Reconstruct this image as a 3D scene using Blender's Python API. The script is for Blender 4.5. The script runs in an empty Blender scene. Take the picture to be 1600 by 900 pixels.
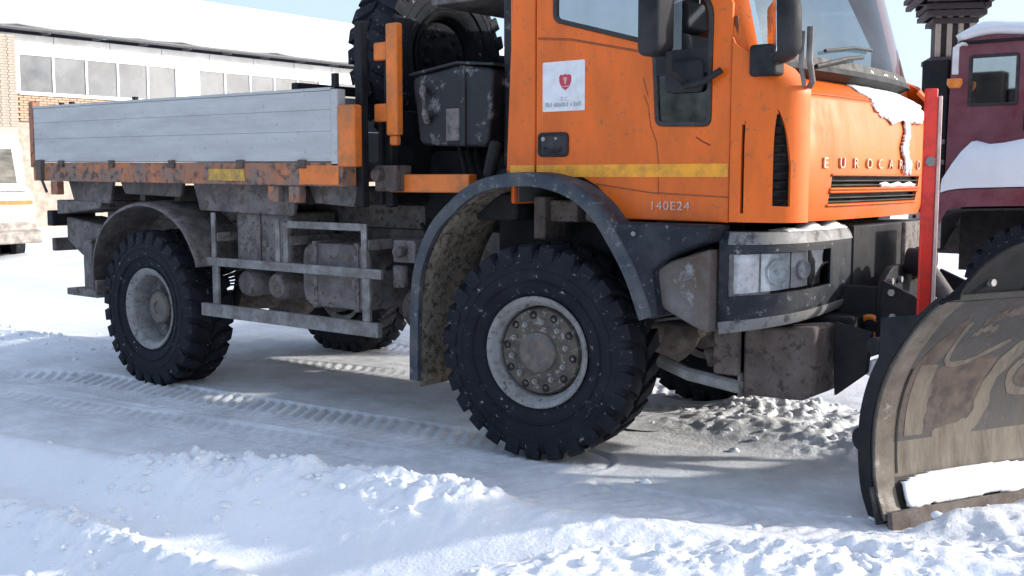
import bpy, bmesh, math, random
import numpy as np
from mathutils import Vector, Matrix
random.seed(7); rng = np.random.default_rng(11)
S = bpy.context.scene
COL = S.collection
R = math.radians
# ------------------------------------------------------------------ camera
cam = bpy.data.cameras.new('camera'); camo = bpy.data.objects.new('camera', cam); COL.objects.link(camo)
cam.sensor_width = 36; cam.lens = 38.25; cam.clip_end = 3000; cam.clip_start = .05
TH, PIT = R(51.06), R(5.80)
camo.location = (3.590, -5.799, 1.556)
fwd = Vector((-math.cos(TH)*math.cos(PIT), math.sin(TH)*math.cos(PIT), -math.sin(PIT)))
camo.rotation_euler = fwd.to_track_quat('-Z', 'Y').to_euler()
S.camera = camo
# ------------------------------------------------------------------ sky, sun, exposure
SUN_EL, SUN_AZ = R(20.5), R(50)          # azimuth from +Y towards +X
W = bpy.data.worlds.new('World'); S.world = W; W.use_nodes = True
nt = W.node_tree; bg = nt.nodes['Background']
sky = nt.nodes.new('ShaderNodeTexSky'); sky.sky_type = 'NISHITA'; sky.sun_disc = False
sky.sun_elevation = SUN_EL; sky.sun_rotation = SUN_AZ; sky.dust_density = 3.; sky.air_density = 1.; sky.ozone_density = 3.
veil = nt.nodes.new('ShaderNodeMix'); veil.data_type = 'RGBA'; veil.inputs[0].default_value = .26      # thin high cloud, the same all round
veil.inputs[7].default_value = (5.2, 5.8, 6.8, 1); nt.links.new(sky.outputs[0], veil.inputs[6]); nt.links.new(veil.outputs[2], bg.inputs[0])
bg.inputs[1].default_value = .15
sl = bpy.data.lights.new('sun', 'SUN'); sl.energy = 2.9; sl.angle = R(1.6); sl.color = (1, .96, .90)
so = bpy.data.objects.new('sun', sl); COL.objects.link(so)
sd = Vector((math.sin(SUN_AZ)*math.cos(SUN_EL), math.cos(SUN_AZ)*math.cos(SUN_EL), math.sin(SUN_EL)))
so.rotation_euler = (-sd).to_track_quat('-Z', 'Y').to_euler(); so.location = sd*40
S.view_settings.view_transform = 'Standard'; S.view_settings.look = 'None'
S.view_settings.exposure = .86; S.view_settings.gamma = 1; S.view_settings.use_curve_mapping = False
S.render.engine = 'CYCLES'
S.cycles.max_bounces = 8; S.cycles.transparent_max_bounces = 12

# ------------------------------------------------------------------ materials
def mat(name, base, rough=.5, metal=0., var=.12, scale=6., dirt=None, damt=.5, dscale=3., bump=0., bscale=60., coat=0.,
        dirt2=None, d2amt=.4, d2scale=9., spec=.5, stretch=None, soft=.12):
    m = bpy.data.materials.new(name); m.use_nodes = True
    t = m.node_tree; p = t.nodes['Principled BSDF']; L = t.links.new
    tc = t.nodes.new('ShaderNodeTexCoord'); vec = tc.outputs['Object']
    if stretch:
        mp = t.nodes.new('ShaderNodeMapping'); mp.inputs['Scale'].default_value = stretch; L(vec, mp.inputs[0]); svec = mp.outputs[0]
    else: svec = vec
    def noise(sc, det=6, ro=.6, v=vec):
        n = t.nodes.new('ShaderNodeTexNoise'); n.inputs['Scale'].default_value = sc; n.inputs['Detail'].default_value = det
        n.inputs['Roughness'].default_value = ro; L(v, n.inputs['Vector']); return n.outputs['Fac']
    def mixc(f, a, b):
        x = t.nodes.new('ShaderNodeMix'); x.data_type = 'RGBA'
        L(f, x.inputs[0])
        for i, c in ((6, a), (7, b)):
            if isinstance(c, tuple): x.inputs[i].default_value = (*c[:3], 1)
            else: L(c, x.inputs[i])
        return x.outputs[2]
    def ramp(f, lo, hi):
        r = t.nodes.new('ShaderNodeMapRange'); r.inputs[1].default_value = lo; r.inputs[2].default_value = hi; r.clamp = True
        L(f, r.inputs[0]); return r.outputs[0]
    f = ramp(noise(scale, 5, .6, svec), .3, .7)
    c = mixc(f, tuple(x*(1-var) for x in base), tuple(min(1, x*(1+var)) for x in base))
    rsrc = None
    if dirt:
        th = 1-damt; g = ramp(noise(dscale, 9, .68, svec), .3+.4*th-soft, .3+.4*th+soft)
        c = mixc(g, c, dirt); rsrc = g
    if dirt2:
        th = 1-d2amt; g2 = ramp(noise(d2scale, 8, .7), .3+.4*th-.05, .3+.4*th+.05); c = mixc(g2, c, dirt2)
    L(c, p.inputs['Base Color'])
    p.inputs['Metallic'].default_value = metal
    p.inputs['Specular IOR Level'].default_value = spec
    if rsrc is not None:
        mr = t.nodes.new('ShaderNodeMapRange'); mr.inputs[3].default_value = rough; mr.inputs[4].default_value = min(1, rough+.35); L(rsrc, mr.inputs[0]); L(mr.outputs[0], p.inputs['Roughness'])
    else:
        mr = t.nodes.new('ShaderNodeMapRange'); mr.inputs[3].default_value = max(.02, rough*.85); mr.inputs[4].default_value = min(1, rough*1.15); L(f, mr.inputs[0]); L(mr.outputs[0], p.inputs['Roughness'])
    if coat: p.inputs['Coat Weight'].default_value = coat; p.inputs['Coat Roughness'].default_value = .12
    if bump:
        b = t.nodes.new('ShaderNodeBump'); b.inputs['Strength'].default_value = bump; b.inputs['Distance'].default_value = .01
        L(noise(bscale, 6, .65), b.inputs['Height']); L(b.outputs[0], p.inputs['Normal'])
    return m
def glass(name, col, alpha, rough=.03, ior=1.5):
    m = bpy.data.materials.new(name); m.use_nodes = True; t = m.node_tree; p = t.nodes['Principled BSDF']
    tr = t.nodes.new('ShaderNodeBsdfTransparent'); tr.inputs[0].default_value = (*col, 1)
    gl = t.nodes.new('ShaderNodeBsdfGlossy'); gl.inputs['Roughness'].default_value = rough; gl.inputs[0].default_value = (.95, .97, 1, 1)
    fr = t.nodes.new('ShaderNodeFresnel'); fr.inputs[0].default_value = ior
    ad = t.nodes.new('ShaderNodeMath'); ad.operation = 'ADD'; ad.inputs[1].default_value = alpha; ad.use_clamp = True
    # faint film of dirt makes real glazing vary
    n = t.nodes.new('ShaderNodeTexNoise'); n.inputs['Scale'].default_value = 4; n.inputs['Detail'].default_value = 6
    m2 = t.nodes.new('ShaderNodeMath'); m2.operation = 'MULTIPLY_ADD'; m2.inputs[1].default_value = .12; m2.inputs[2].default_value = -.06
    a2 = t.nodes.new('ShaderNodeMath'); a2.operation = 'ADD'; a2.use_clamp = True
    mx = t.nodes.new('ShaderNodeMixShader'); L = t.links.new
    L(n.outputs['Fac'], m2.inputs[0]); L(fr.outputs[0], ad.inputs[0]); L(ad.outputs[0], a2.inputs[0]); L(m2.outputs[0], a2.inputs[1])
    L(a2.outputs[0], mx.inputs[0]); L(tr.outputs[0], mx.inputs[1]); L(gl.outputs[0], mx.inputs[2])
    L(mx.outputs[0], t.nodes['Material Output'].inputs[0]); return m
GRIME = (.17, .15, .135); MUD = (.15, .115, .085); DUST = (.33, .30, .27)
M = {}
M['orange'] = mat('orange paint', (.78, .132, .003), .4, var=.05, scale=2.5, dirt=(.52, .11, .014), damt=.36, dscale=3.2, coat=.12, spec=.35, dirt2=(.30, .10, .035), d2amt=.17, d2scale=21, bump=.025, bscale=25, soft=.16, stretch=(1.6, 1.6, .55))
M['orange_old'] = mat('weathered orange paint', (.50, .15, .045), .65, var=.2, scale=6, dirt=(.22, .165, .135), damt=.56, dscale=5, dirt2=(.09, .06, .05), d2amt=.36, d2scale=17, bump=.15)
M['orange_dull'] = mat('dull orange paint', (.74, .17, .015), .5, var=.12, scale=5, dirt=(.35, .15, .06), damt=.34, dscale=7, bump=.06)
M['yellow'] = mat('yellow reflective stripe', (.85, .34, .005), .35, var=.05, scale=8, dirt=(.5, .22, .03), damt=.32, dscale=14)
M['yellow_old'] = mat('dirty yellow reflector', (.62, .34, .02), .5, var=.15, scale=12, dirt=(.3, .2, .09), damt=.5, dscale=16)
M['seam'] = mat('dark seam', (.16, .035, .006), .7, var=.2, scale=30)
M['scuff_shade'] = mat('brown scuff', (.30, .075, .018), .7, var=.35, scale=40)  # scuff lines, creases and the painted shadow under the door window
M['black'] = mat('black plastic', (.013, .014, .017), .6, spec=.22, var=.2, scale=6, dirt=(.045, .043, .045), damt=.34, dscale=5, bump=.05)
M['rubber_trim'] = mat('black rubber trim', (.016, .016, .018), .6, var=.2, scale=20, dirt=(.07, .06, .055), damt=.36, dscale=14)
M['greyplast'] = mat('grey fender plastic', (.036, .044, .058), .5, spec=.3, var=.15, scale=5, dirt=(.10, .098, .10), damt=.42, dscale=5, bump=.08, dirt2=(.2, .19, .185), d2amt=.2, d2scale=22)
M['navy'] = mat('dark blue grey plastic', (.010, .013, .020), .5, spec=.24, var=.2, scale=4, dirt=(.045, .047, .055), damt=.36, dscale=6, dirt2=(.3, .3, .32), d2amt=.11, d2scale=24, bump=.06)
M['mudliner'] = mat('mud caked liner', (.14, .11, .08), .9, var=.45, scale=14, dirt=(.24, .20, .155), damt=.5, dscale=11, dirt2=(.05, .04, .032), d2amt=.38, d2scale=24, bump=1., bscale=38)
M['tyre'] = mat('tyre rubber', (.0075, .0088, .0135), .7, spec=.2, var=.25, scale=9, dirt=(.022, .023, .029), damt=.4, dscale=5, dirt2=(.4, .42, .46), d2amt=.085, d2scale=26, bump=.12, bscale=90)
M['rim'] = mat('dirty wheel steel', (.31, .305, .30), .6, metal=.0, var=.15, scale=9, dirt=(.17, .155, .14), damt=.46, dscale=9, dirt2=(.07, .06, .055), d2amt=.24, d2scale=30, bump=.2)
M['rimbrown'] = mat('brown dirty wheel disc', (.075, .064, .058), .75, var=.3, scale=16, dirt=(.14, .108, .085), damt=.45, dscale=12, dirt2=(.36, .35, .34), d2amt=.24, d2scale=26, bump=.4)
M['rimgrey'] = mat('dark grey wheel disc', (.05, .057, .068), .6, var=.2, scale=9, dirt=(.15, .145, .14), damt=.45, dscale=9, bump=.2)
M['hub'] = mat('hub grey', (.085, .082, .08), .55, var=.25, scale=14, dirt=(.18, .14, .11), damt=.45, dscale=18, bump=.2)
M['nut'] = mat('wheel nut', (.25, .24, .23), .5, metal=.3, var=.4, scale=30)
M['chassis'] = mat('grimy chassis', (.072, .062, .064), .7, var=.35, scale=8, dirt=(.20, .175, .168), damt=.5, dscale=6, dirt2=(.10, .07, .05), d2amt=.35, d2scale=17, bump=.4)
M['chassis_pale'] = mat('salt crusted chassis', (.125, .108, .102), .8, var=.3, scale=8, dirt=(.22, .195, .182), damt=.45, dscale=9, dirt2=(.07, .055, .05), d2amt=.34, d2scale=20, bump=.4)
M['dark'] = mat('black steel', (.009, .010, .013), .6, var=.3, scale=9, dirt=(.030, .028, .029), damt=.42, dscale=8, bump=.1, spec=.22)
M['guard'] = mat('grey guard rail', (.25, .245, .24), .65, var=.18, scale=6, dirt=(.14, .12, .108), damt=.55, dscale=8, bump=.15)
M['alu'] = mat('aluminium board', (.50, .495, .485), .5, metal=.0, var=.05, scale=2.2, dirt=(.42, .412, .40), damt=.46, dscale=2.5, stretch=(.5, 1, 3), dirt2=(.27, .26, .25), d2amt=.14, d2scale=22)
M['steelgrey'] = mat('bumper steel', (.20, .20, .205), .55, var=.15, scale=5, dirt=(.13, .10, .082), damt=.52, dscale=4, dirt2=(.33, .33, .34), d2amt=.24, d2scale=7, bump=.3)
M['bumpend'] = mat('stained bumper end', (.14, .135, .135), .6, var=.2, scale=5, dirt=(.095, .068, .052), damt=.55, dscale=3.5, dirt2=(.24, .24, .25), d2amt=.22, d2scale=7, bump=.3)
M['trim'] = mat('dusty bumper trim', (.17, .172, .175), .5, var=.2, scale=6, dirt=(.2, .19, .18), damt=.45, dscale=5, dirt2=(.05, .05, .052), d2amt=.3, d2scale=12, bump=.15)
M['rustbrown'] = mat('rusty brown steel', (.085, .060, .050), .8, var=.4, scale=12, dirt=(.15, .122, .108), damt=.46, dscale=10, dirt2=(.05, .035, .03), d2amt=.36, d2scale=20, bump=.6)
M['blade'] = mat('worn plow blade', (.046, .045, .047), .5, var=.25, scale=3, stretch=(5, 5, .8), dirt=(.066, .052, .045), damt=.48, dscale=2.2, dirt2=(.11, .10, .09), d2amt=.13, d2scale=12, bump=.1, soft=.12)
M['bladetan'] = mat('scraped tan blade steel', (.155, .128, .098), .5, var=.2, scale=6, stretch=(4, 4, .8), dirt=(.10, .082, .066), damt=.46, dscale=4, bump=.08)
M['bladeedge'] = mat('blade edge strip', (.16, .132, .105), .42, var=.2, scale=8, dirt=(.095, .075, .06), damt=.46, dscale=7, dirt2=(.42, .40, .37), d2amt=.11, d2scale=5, bump=.12, metal=.1)
M['bladerust'] = mat('brown primer showing through', (.052, .037, .031), .6, var=.25, scale=9, dirt=(.13, .095, .075), damt=.36, dscale=9)
M['cutedge'] = mat('cutting edge', (.09, .06, .048), .7, var=.35, scale=16, dirt=(.2, .17, .15), damt=.4, dscale=9, bump=.3)
M['red'] = mat('red marker paint', (.78, .035, .02), .4, var=.08, scale=9, dirt=(.45, .03, .02), damt=.3, dscale=12)
M['pink'] = mat('faded marker edge', (.62, .42, .38), .5, var=.2, scale=12)
M['silver'] = mat('silver lettering', (.55, .42, .35), .35, metal=.4, var=.2, scale=20, dirt=(.5, .3, .18), damt=.35, dscale=30)
M['lettergrey'] = mat('faded grey lettering', (.62, .42, .33), .5, var=.2, scale=40)
M['white'] = mat('white paint', (.78, .77, .76), .4, var=.05, scale=5, dirt=(.55, .53, .5), damt=.35, dscale=4)
M['sticker'] = mat('white sticker', (.72, .72, .73), .4, var=.04, scale=9, dirt=(.6, .58, .57), damt=.4, dscale=14)
M['stickred'] = mat('crest red', (.50, .03, .07), .5, var=.2, scale=60)
M['stickgrey'] = mat('sticker print grey', (.36, .37, .40), .5, var=.2, scale=60)
M['lens'] = mat('headlamp reflector', (.80, .81, .82), .25, metal=.1, var=.15, scale=28, dirt=(.5, .5, .49), damt=.40, dscale=16)
M['lampwhite'] = mat('indicator lens', (.82, .79, .79), .2, var=.15, scale=25, dirt=(.42, .36, .36), damt=.4, dscale=16, spec=.8)
M['lampamber'] = mat('amber lens', (.75, .22, .03), .25, var=.15, scale=30)
M['glass'] = glass('cab glass', (.66, .72, .75), .06)
M['glass_ws'] = glass('windscreen glass', (.34, .41, .46), .02, .03, 1.16)
M['clear'] = glass('lamp glass', (.93, .94, .95), .04)
M['glass_side'] = glass('side glass', (.40, .44, .47), .30)
M['glass_low'] = glass('lower dark glass', (.12, .14, .16), .03, .08, 1.28)
M['mirror'] = mat('mirror glass', (.75, .76, .78), .08, metal=1., var=.05, scale=8, dirt=(.35, .35, .36), damt=.42, dscale=16)
M['interior'] = mat('cab interior', (.09, .09, .095), .8, var=.2, scale=10)
M['seatfab'] = mat('seat fabric', (.10, .105, .12), .9, var=.25, scale=40, bump=.2)
M['tank'] = mat('dusty black tank', (.010, .0105, .013), .45, spec=.3, var=.25, scale=4, dirt=(.034, .033, .035), damt=.42, dscale=3.5, dirt2=(.2, .195, .195), d2amt=.17, d2scale=8, bump=.06)
M['flap'] = mat('black rubber flap', (.007, .008, .010), .85, spec=.15, var=.25, scale=6, dirt=(.02, .02, .022), damt=.4, dscale=5, bump=.05)
M['maroon'] = mat('maroon paint', (.140, .020, .034), .45, var=.12, scale=3, dirt=(.20, .07, .085), damt=.5, dscale=4, coat=.2)
M['cream'] = mat('cream step plate', (.42, .39, .36), .6, var=.15, scale=12, dirt=(.25, .2, .18), damt=.4, dscale=14)
M['beigevan'] = mat('dirty van skirt', (.40, .37, .33), .6, var=.15, scale=9, dirt=(.22, .19, .165), damt=.5, dscale=7, bump=.2)
M['wood'] = mat('dark timber', (.032, .020, .024), .8, var=.4, scale=5, stretch=(1, 1, 6), dirt=(.05, .032, .034), damt=.4, dscale=8, bump=.3)
M['woodpale'] = mat('pale timber', (.34, .27, .215), .75, var=.2, scale=9, stretch=(6, 6, 1), dirt=(.2, .14, .11), damt=.4, dscale=9)
M['brick'] = mat('brick', (.50, .33, .22), .85, var=.3, scale=6, dirt=(.42, .30, .22), damt=.45, dscale=5, bump=.3)
M['brickpale'] = mat('pale weathered brick', (.44, .37, .30), .85, var=.3, scale=5, dirt=(.3, .25, .21), damt=.45, dscale=4, bump=.3)
M['mortar'] = mat('mortar', (.40, .36, .32), .9, var=.15, scale=9, bump=.2)
M['render'] = mat('white facade', (.74, .735, .72), .7, var=.05, scale=2, dirt=(.62, .61, .58), damt=.42, dscale=1.4)
M['gutter'] = mat('dark gutter', (.10, .10, .108), .6, var=.25, scale=3)
M['winframe'] = mat('window frame', (.62, .63, .64), .5, var=.08, scale=5)
M['winglass'] = mat('window glass', (.125, .14, .165), .12, var=.25, scale=.35, dirt=(.21, .215, .22), damt=.42, dscale=.4, spec=.4, soft=.14)
M['curtain'] = mat('room behind window', (.10, .11, .125), .9, var=.3, scale=.7, dirt=(.05, .055, .065), damt=.55, dscale=.5)
# snow
def snow(name, c1, c2, sc=3., bump=.5, bs=70., tone=None, sss=0.):
    m = mat(name, c1, .62, var=.02, scale=sc, dirt=c2, damt=.45, dscale=sc*.4, bump=bump, bscale=bs, spec=.25, soft=.2)
    p = m.node_tree.nodes['Principled BSDF']
    if sss:
        p.inputs['Subsurface Weight'].default_value = sss; p.inputs['Subsurface Radius'].default_value = (.03, .035, .04); p.inputs['Subsurface Scale'].default_value = 1.
    return m
M['snow'] = snow('snow', (.86, .87, .89), (.79, .80, .825), 3., .75, 48)
M['snowclean'] = snow('clean snow', (.86, .865, .88), (.77, .78, .80), 5., .8, 40)
# packed lane under the truck: greyer, dirtier trodden snow
gm = M['snow'].node_tree; L = gm.links.new
p = gm.nodes['Principled BSDF']; src = p.inputs['Base Color'].links[0].from_socket
at = gm.nodes.new('ShaderNodeAttribute'); at.attribute_name = 'packed'; at.attribute_type = 'GEOMETRY'
nz = gm.nodes.new('ShaderNodeTexNoise'); nz.inputs['Scale'].default_value = 2.2; nz.inputs['Detail'].default_value = 9; nz.inputs['Roughness'].default_value = .7
tcn = gm.nodes.new('ShaderNodeTexCoord'); L(tcn.outputs['Object'], nz.inputs['Vector'])
mr = gm.nodes.new('ShaderNodeMapRange'); mr.inputs[1].default_value = .32; mr.inputs[2].default_value = .68; L(nz.outputs['Fac'], mr.inputs[0])
ml = gm.nodes.new('ShaderNodeMath'); ml.operation = 'MULTIPLY'; L(at.outputs['Fac'], ml.inputs[0]); L(mr.outputs[0], ml.inputs[1])
mx = gm.nodes.new('ShaderNodeMix'); mx.data_type = 'RGBA'; L(ml.outputs[0], mx.inputs[0]); L(src, mx.inputs[6]); mx.inputs[7].default_value = (.53, .53, .54, 1)
L(mx.outputs[2], p.inputs['Base Color'])

# ------------------------------------------------------------------ mesh helpers
FIT = [1., 0.]                 # body proportions: length factor and slight height stretch used while the orange truck is built
def fit(q): return (q[0]*FIT[0], q[1], q[2]+FIT[1]*(q[2]-.6))
class B:
    def __init__(s): s.v = []; s.f = []
    def add(s, v, f):
        o = len(s.v); s.v += [tuple(q) for q in v]; s.f += [tuple(i+o for i in q) for q in f]; return s
    def box(s, x0, x1, y0, y1, z0, z1):
        return s.add([(x0,y0,z0),(x1,y0,z0),(x1,y1,z0),(x0,y1,z0),(x0,y0,z1),(x1,y0,z1),(x1,y1,z1),(x0,y1,z1)],
                     [(0,3,2,1),(4,5,6,7),(0,1,5,4),(1,2,6,5),(2,3,7,6),(3,0,4,7)])
    def cyl(s, p0, p1, r0, r1=None, n=16, cap=True):
        p0, p1 = Vector(p0), Vector(p1); r1 = r0 if r1 is None else r1
        q = (p1-p0).to_track_quat('Z', 'Y'); v = []
        for p, r in ((p0, r0), (p1, r1)):
            for i in range(n):
                a = 2*math.pi*i/n; v.append(p + q @ Vector((r*math.cos(a), r*math.sin(a), 0)))
        f = [(i, (i+1) % n, n+(i+1) % n, n+i) for i in range(n)]
        if cap: f += [tuple(range(n-1, -1, -1)), tuple(range(n, 2*n))]
        return s.add(v, f)
    def tube(s, pts, r, n=8):
        pts = [Vector(p) for p in pts]; v = []; m = len(pts)
        for i, p in enumerate(pts):
            d = (pts[min(i+1, m-1)]-pts[max(i-1, 0)]).normalized(); q = d.to_track_quat('Z', 'Y')
            for k in range(n):
                a = 2*math.pi*k/n; v.append(p+q @ Vector((r*math.cos(a), r*math.sin(a), 0)))
        f = [(i*n+k, i*n+(k+1) % n, (i+1)*n+(k+1) % n, (i+1)*n+k) for i in range(m-1) for k in range(n)]
        f += [tuple(range(n-1, -1, -1)), tuple(range((m-1)*n, m*n))]
        return s.add(v, f)
    def prism(s, poly, y0, y1, ax='y'):       # polygon in XZ extruded along y (or in XY along z / in YZ along x)
        n = len(poly)
        P = {'y': lambda a, b, c: (a, c, b), 'z': lambda a, b, c: (a, b, c), 'x': lambda a, b, c: (c, a, b)}[ax]
        v = [P(a, b, y0) for a, b in poly]+[P(a, b, y1) for a, b in poly]
        f = [(i, (i+1) % n, n+(i+1) % n, n+i) for i in range(n)]+[tuple(range(n-1, -1, -1)), tuple(range(n, 2*n))]
        return s.add(v, f)
    def grid(s, fn, us, vs, skip=None):
        o = len(s.v); nu, nv = len(us), len(vs)
        s.v += [tuple(fn(u, v)) for u in us for v in vs]
        for i in range(nu-1):
            for j in range(nv-1):
                if skip and skip((us[i]+us[i+1])/2, (vs[j]+vs[j+1])/2): continue
                s.f.append((o+i*nv+j, o+(i+1)*nv+j, o+(i+1)*nv+j+1, o+i*nv+j+1))
        return s
    def lathe(s, prof, c=(0,0,0), n=48, ax='y', close=False):   # prof: (radius, along)
        o = len(s.v); c = Vector(c); m = len(prof)
        for i in range(n):
            a = 2*math.pi*i/n
            for r, w in prof:
                if ax == 'y': q = (r*math.cos(a), w, r*math.sin(a))
                elif ax == 'x': q = (w, r*math.cos(a), r*math.sin(a))
                else: q = (r*math.cos(a), r*math.sin(a), w)
                s.v.append((c[0]+q[0], c[1]+q[1], c[2]+q[2]))
        mm = m if close else m-1
        for i in range(n):
            for j in range(mm):
                s.f.append((o+i*m+j, o+i*m+(j+1) % m, o+((i+1) % n)*m+(j+1) % m, o+((i+1) % n)*m+j))
        return s
    def loft(s, sections, closed=True, caps=True):
        o = len(s.v); n = len(sections[0])
        for sec in sections: s.v += [tuple(q) for q in sec]
        for i in range(len(sections)-1):
            for k in range(n if closed else n-1):
                s.f.append((o+i*n+k, o+i*n+(k+1) % n, o+(i+1)*n+(k+1) % n, o+(i+1)*n+k))
        if caps and closed:
            s.f.append(tuple(range(o+n-1, o-1, -1))); b = o+(len(sections)-1)*n; s.f.append(tuple(range(b, b+n)))
        return s
    def build(s, name, m, parent=None, bevel=0., smooth=35, solid=0., soff=-1, seg=2, fixn=True):
        me = bpy.data.meshes.new(name); me.from_pydata([fit(q) for q in s.v], [], s.f)
        if fixn:
            bm = bmesh.new(); bm.from_mesh(me); bmesh.ops.recalc_face_normals(bm, faces=bm.faces); bm.to_mesh(me); bm.free()
        me.materials.append(M[m] if isinstance(m, str) else m)
        if smooth:
            me.polygons.foreach_set('use_smooth', [True]*len(me.polygons)); me.set_sharp_from_angle(angle=R(smooth))
        o = bpy.data.objects.new(name, me); COL.objects.link(o)
        if parent: o.parent = parent
        if solid:
            md = o.modifiers.new('thickness', 'SOLIDIFY'); md.thickness = solid; md.offset = soff
            if smooth and smooth <= 50: md = o.modifiers.new('split', 'EDGE_SPLIT'); md.split_angle = R(max(40, smooth))
        if bevel:
            md = o.modifiers.new('bevel', 'BEVEL'); md.width = bevel; md.segments = seg; md.limit_method = 'ANGLE'; md.angle_limit = R(40)
        return o
def empty(name, loc=(0,0,0), rz=0):
    o = bpy.data.objects.new(name, None); COL.objects.link(o); o.location = loc; o.rotation_euler = (0,0,rz); o.empty_display_size = .2; return o
def tag(o, label=None, cat=None, group=None, kind=None):
    for k, v in (('label', label), ('category', cat), ('group', group), ('kind', kind)):
        if v: o[k] = v
    return o
def copy_tree(o, parent=None):
    c = o.copy(); COL.objects.link(c)
    if parent: c.parent = parent
    for ch in list(o.children): copy_tree(ch, c)
    return c
def panel(name, outer, holes, y, m, parent, thick=.012, bevel=0.):
    """flat sheet in the XZ plane with openings, given a thickness inwards"""
    bm = bmesh.new(); es = []
    for lp in [outer]+holes:
        vs = [bm.verts.new(fit((a, y, b))) for a, b in lp]
        es += [bm.edges.new((vs[i], vs[(i+1) % len(vs)])) for i in range(len(vs))]
    bmesh.ops.triangle_fill(bm, edges=es, use_beauty=True, normal=(0, -1, 0))
    for f in bm.faces:
        f.normal_update()
        if f.normal.y > 0: f.normal_flip()
    bmesh.ops.dissolve_limit(bm, angle_limit=.01, verts=bm.verts, edges=bm.edges)
    me = bpy.data.meshes.new(name); bm.to_mesh(me); bm.free(); me.materials.append(M[m])
    o = bpy.data.objects.new(name, me); COL.objects.link(o); o.parent = parent
    md = o.modifiers.new('thickness', 'SOLIDIFY'); md.thickness = thick; md.offset = -1
    if bevel:
        b = o.modifiers.new('bevel', 'BEVEL'); b.width = bevel; b.segments = 2; b.limit_method = 'ANGLE'
    return o
def ring(b, loop, w, y0, y1):        # frame strip inside a loop in XZ
    n = len(loop); cx = sum(p[0] for p in loop)/n; cz = sum(p[1] for p in loop)/n
    inn = offset(loop, w); v = [(a, y0, c) for a, c in loop]+[(a, y0, c) for a, c in inn]+[(a, y1, c) for a, c in loop]+[(a, y1, c) for a, c in inn]
    f = []
    for i in range(n):
        j = (i+1) % n; f += [(i, j, n+j, n+i), (2*n+i, 3*n+i, 3*n+j, 2*n+j), (i, 2*n+i, 2*n+j, j), (n+i, n+j, 3*n+j, 3*n+i)]
    return b.add(v, f)
def offset(loop, w):
    n = len(loop); out = []
    area = sum(loop[i][0]*loop[(i+1) % n][1]-loop[(i+1) % n][0]*loop[i][1] for i in range(n))
    sg = 1 if area > 0 else -1
    for i in range(n):
        p0, p1, p2 = (Vector(loop[i-1]), Vector(loop[i]), Vector(loop[(i+1) % n]))
        d1 = (p1-p0).normalized(); d2 = (p2-p1).normalized()
        n1 = Vector((-d1.y, d1.x))*sg; n2 = Vector((-d2.y, d2.x))*sg
        k = (n1+n2); k = k/max(.35, k.length_squared)*2
        out.append(tuple(p1+k*w*1.0))
    return out
def rounded(loop, r, k=4):
    n = len(loop); out = []
    for i in range(n):
        p0, p1, p2 = (Vector(loop[i-1]), Vector(loop[i]), Vector(loop[(i+1) % n]))
        a = p1+(p0-p1).normalized()*min(r, (p0-p1).length*.45); c = p1+(p2-p1).normalized()*min(r, (p2-p1).length*.45)
        for t in range(k+1):
            u = t/k; out.append(tuple(a*(1-u)**2+p1*2*u*(1-u)+c*u*u))
    return out
def text_mesh(txt, size, extrude, fn, name, m, parent, space=1.):
    cu = bpy.data.curves.new('t', 'FONT'); cu.body = txt; cu.size = size; cu.extrude = extrude; cu.space_character = space; cu.resolution_u = 3
    o = bpy.data.objects.new('t', cu); COL.objects.link(o)
    dg = bpy.context.evaluated_depsgraph_get(); me = bpy.data.meshes.new_from_object(o.evaluated_get(dg))
    bpy.data.objects.remove(o); bpy.data.curves.remove(cu)
    for v in me.vertices: v.co = fit(fn(v.co.x, v.co.y, v.co.z))
    me.name = name; me.materials.clear(); me.materials.append(M[m]); ob = bpy.data.objects.new(name, me); COL.objects.link(ob); ob.parent = parent; return ob
def lin(a, b, n): return [a+(b-a)*i/(n-1) for i in range(n)]

# ------------------------------------------------------------------ the ground: one snow sheet to the horizon
def vnoise(x, y, seed):
    xi = np.floor(x).astype(np.int64); yi = np.floor(y).astype(np.int64); fx = x-xi; fy = y-yi
    def h(a, b):
        n = (a*374761393+b*668265263+seed*1442695041) & 0xffffffff
        n = ((n ^ (n >> 13))*1274126177) & 0xffffffff
        return ((n ^ (n >> 16)) & 0xffff)/65535.
    sx = fx*fx*fx*(fx*(fx*6-15)+10); sy = fy*fy*fy*(fy*(fy*6-15)+10)
    a = h(xi, yi); b = h(xi+1, yi); c = h(xi, yi+1); d = h(xi+1, yi+1)
    return (a+(b-a)*sx)+((c+(d-c)*sx)-(a+(b-a)*sx))*sy
def fbm(x, y, sc, oct=5, seed=1, gain=.5):
    o = 0; am = 1; tot = 0
    for k in range(oct):
        o = o+am*vnoise(x*sc+17.3*k, y*sc-9.1*k, seed+k); tot += am; am *= gain; sc *= 2.03
    return o/tot
def clump(x, y, sc, oct=4, seed=5):
    o = 0; am = 1; tot = 0
    for k in range(oct):
        o = o+am*np.abs(2*vnoise(x*sc+3.7*k, y*sc+8.1*k, seed+k)-1); tot += am; am *= .55; sc *= 2.1
    return 1-o/tot
def dpoly(x, y, pts):           # signed distance to a polyline (+ on its camera side) and the parameter along it
    best = np.full(x.shape, 1e9); sgn = np.ones(x.shape); par = np.zeros(x.shape); acc = 0
    for (x0, y0), (x1, y1) in zip(pts[:-1], pts[1:]):
        dx, dy = x1-x0, y1-y0; L2 = dx*dx+dy*dy; Ln = math.sqrt(L2)
        t = np.clip(((x-x0)*dx+(y-y0)*dy)/L2, 0, 1); ex = x-(x0+t*dx); ey = y-(y0+t*dy); d = np.hypot(ex, ey)
        k = d < best; best = np.where(k, d, best); sgn = np.where(k, np.sign(dy*ex-dx*ey), sgn); par = np.where(k, acc+t*Ln, par); acc += Ln
    return best*sgn, par, acc
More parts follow.
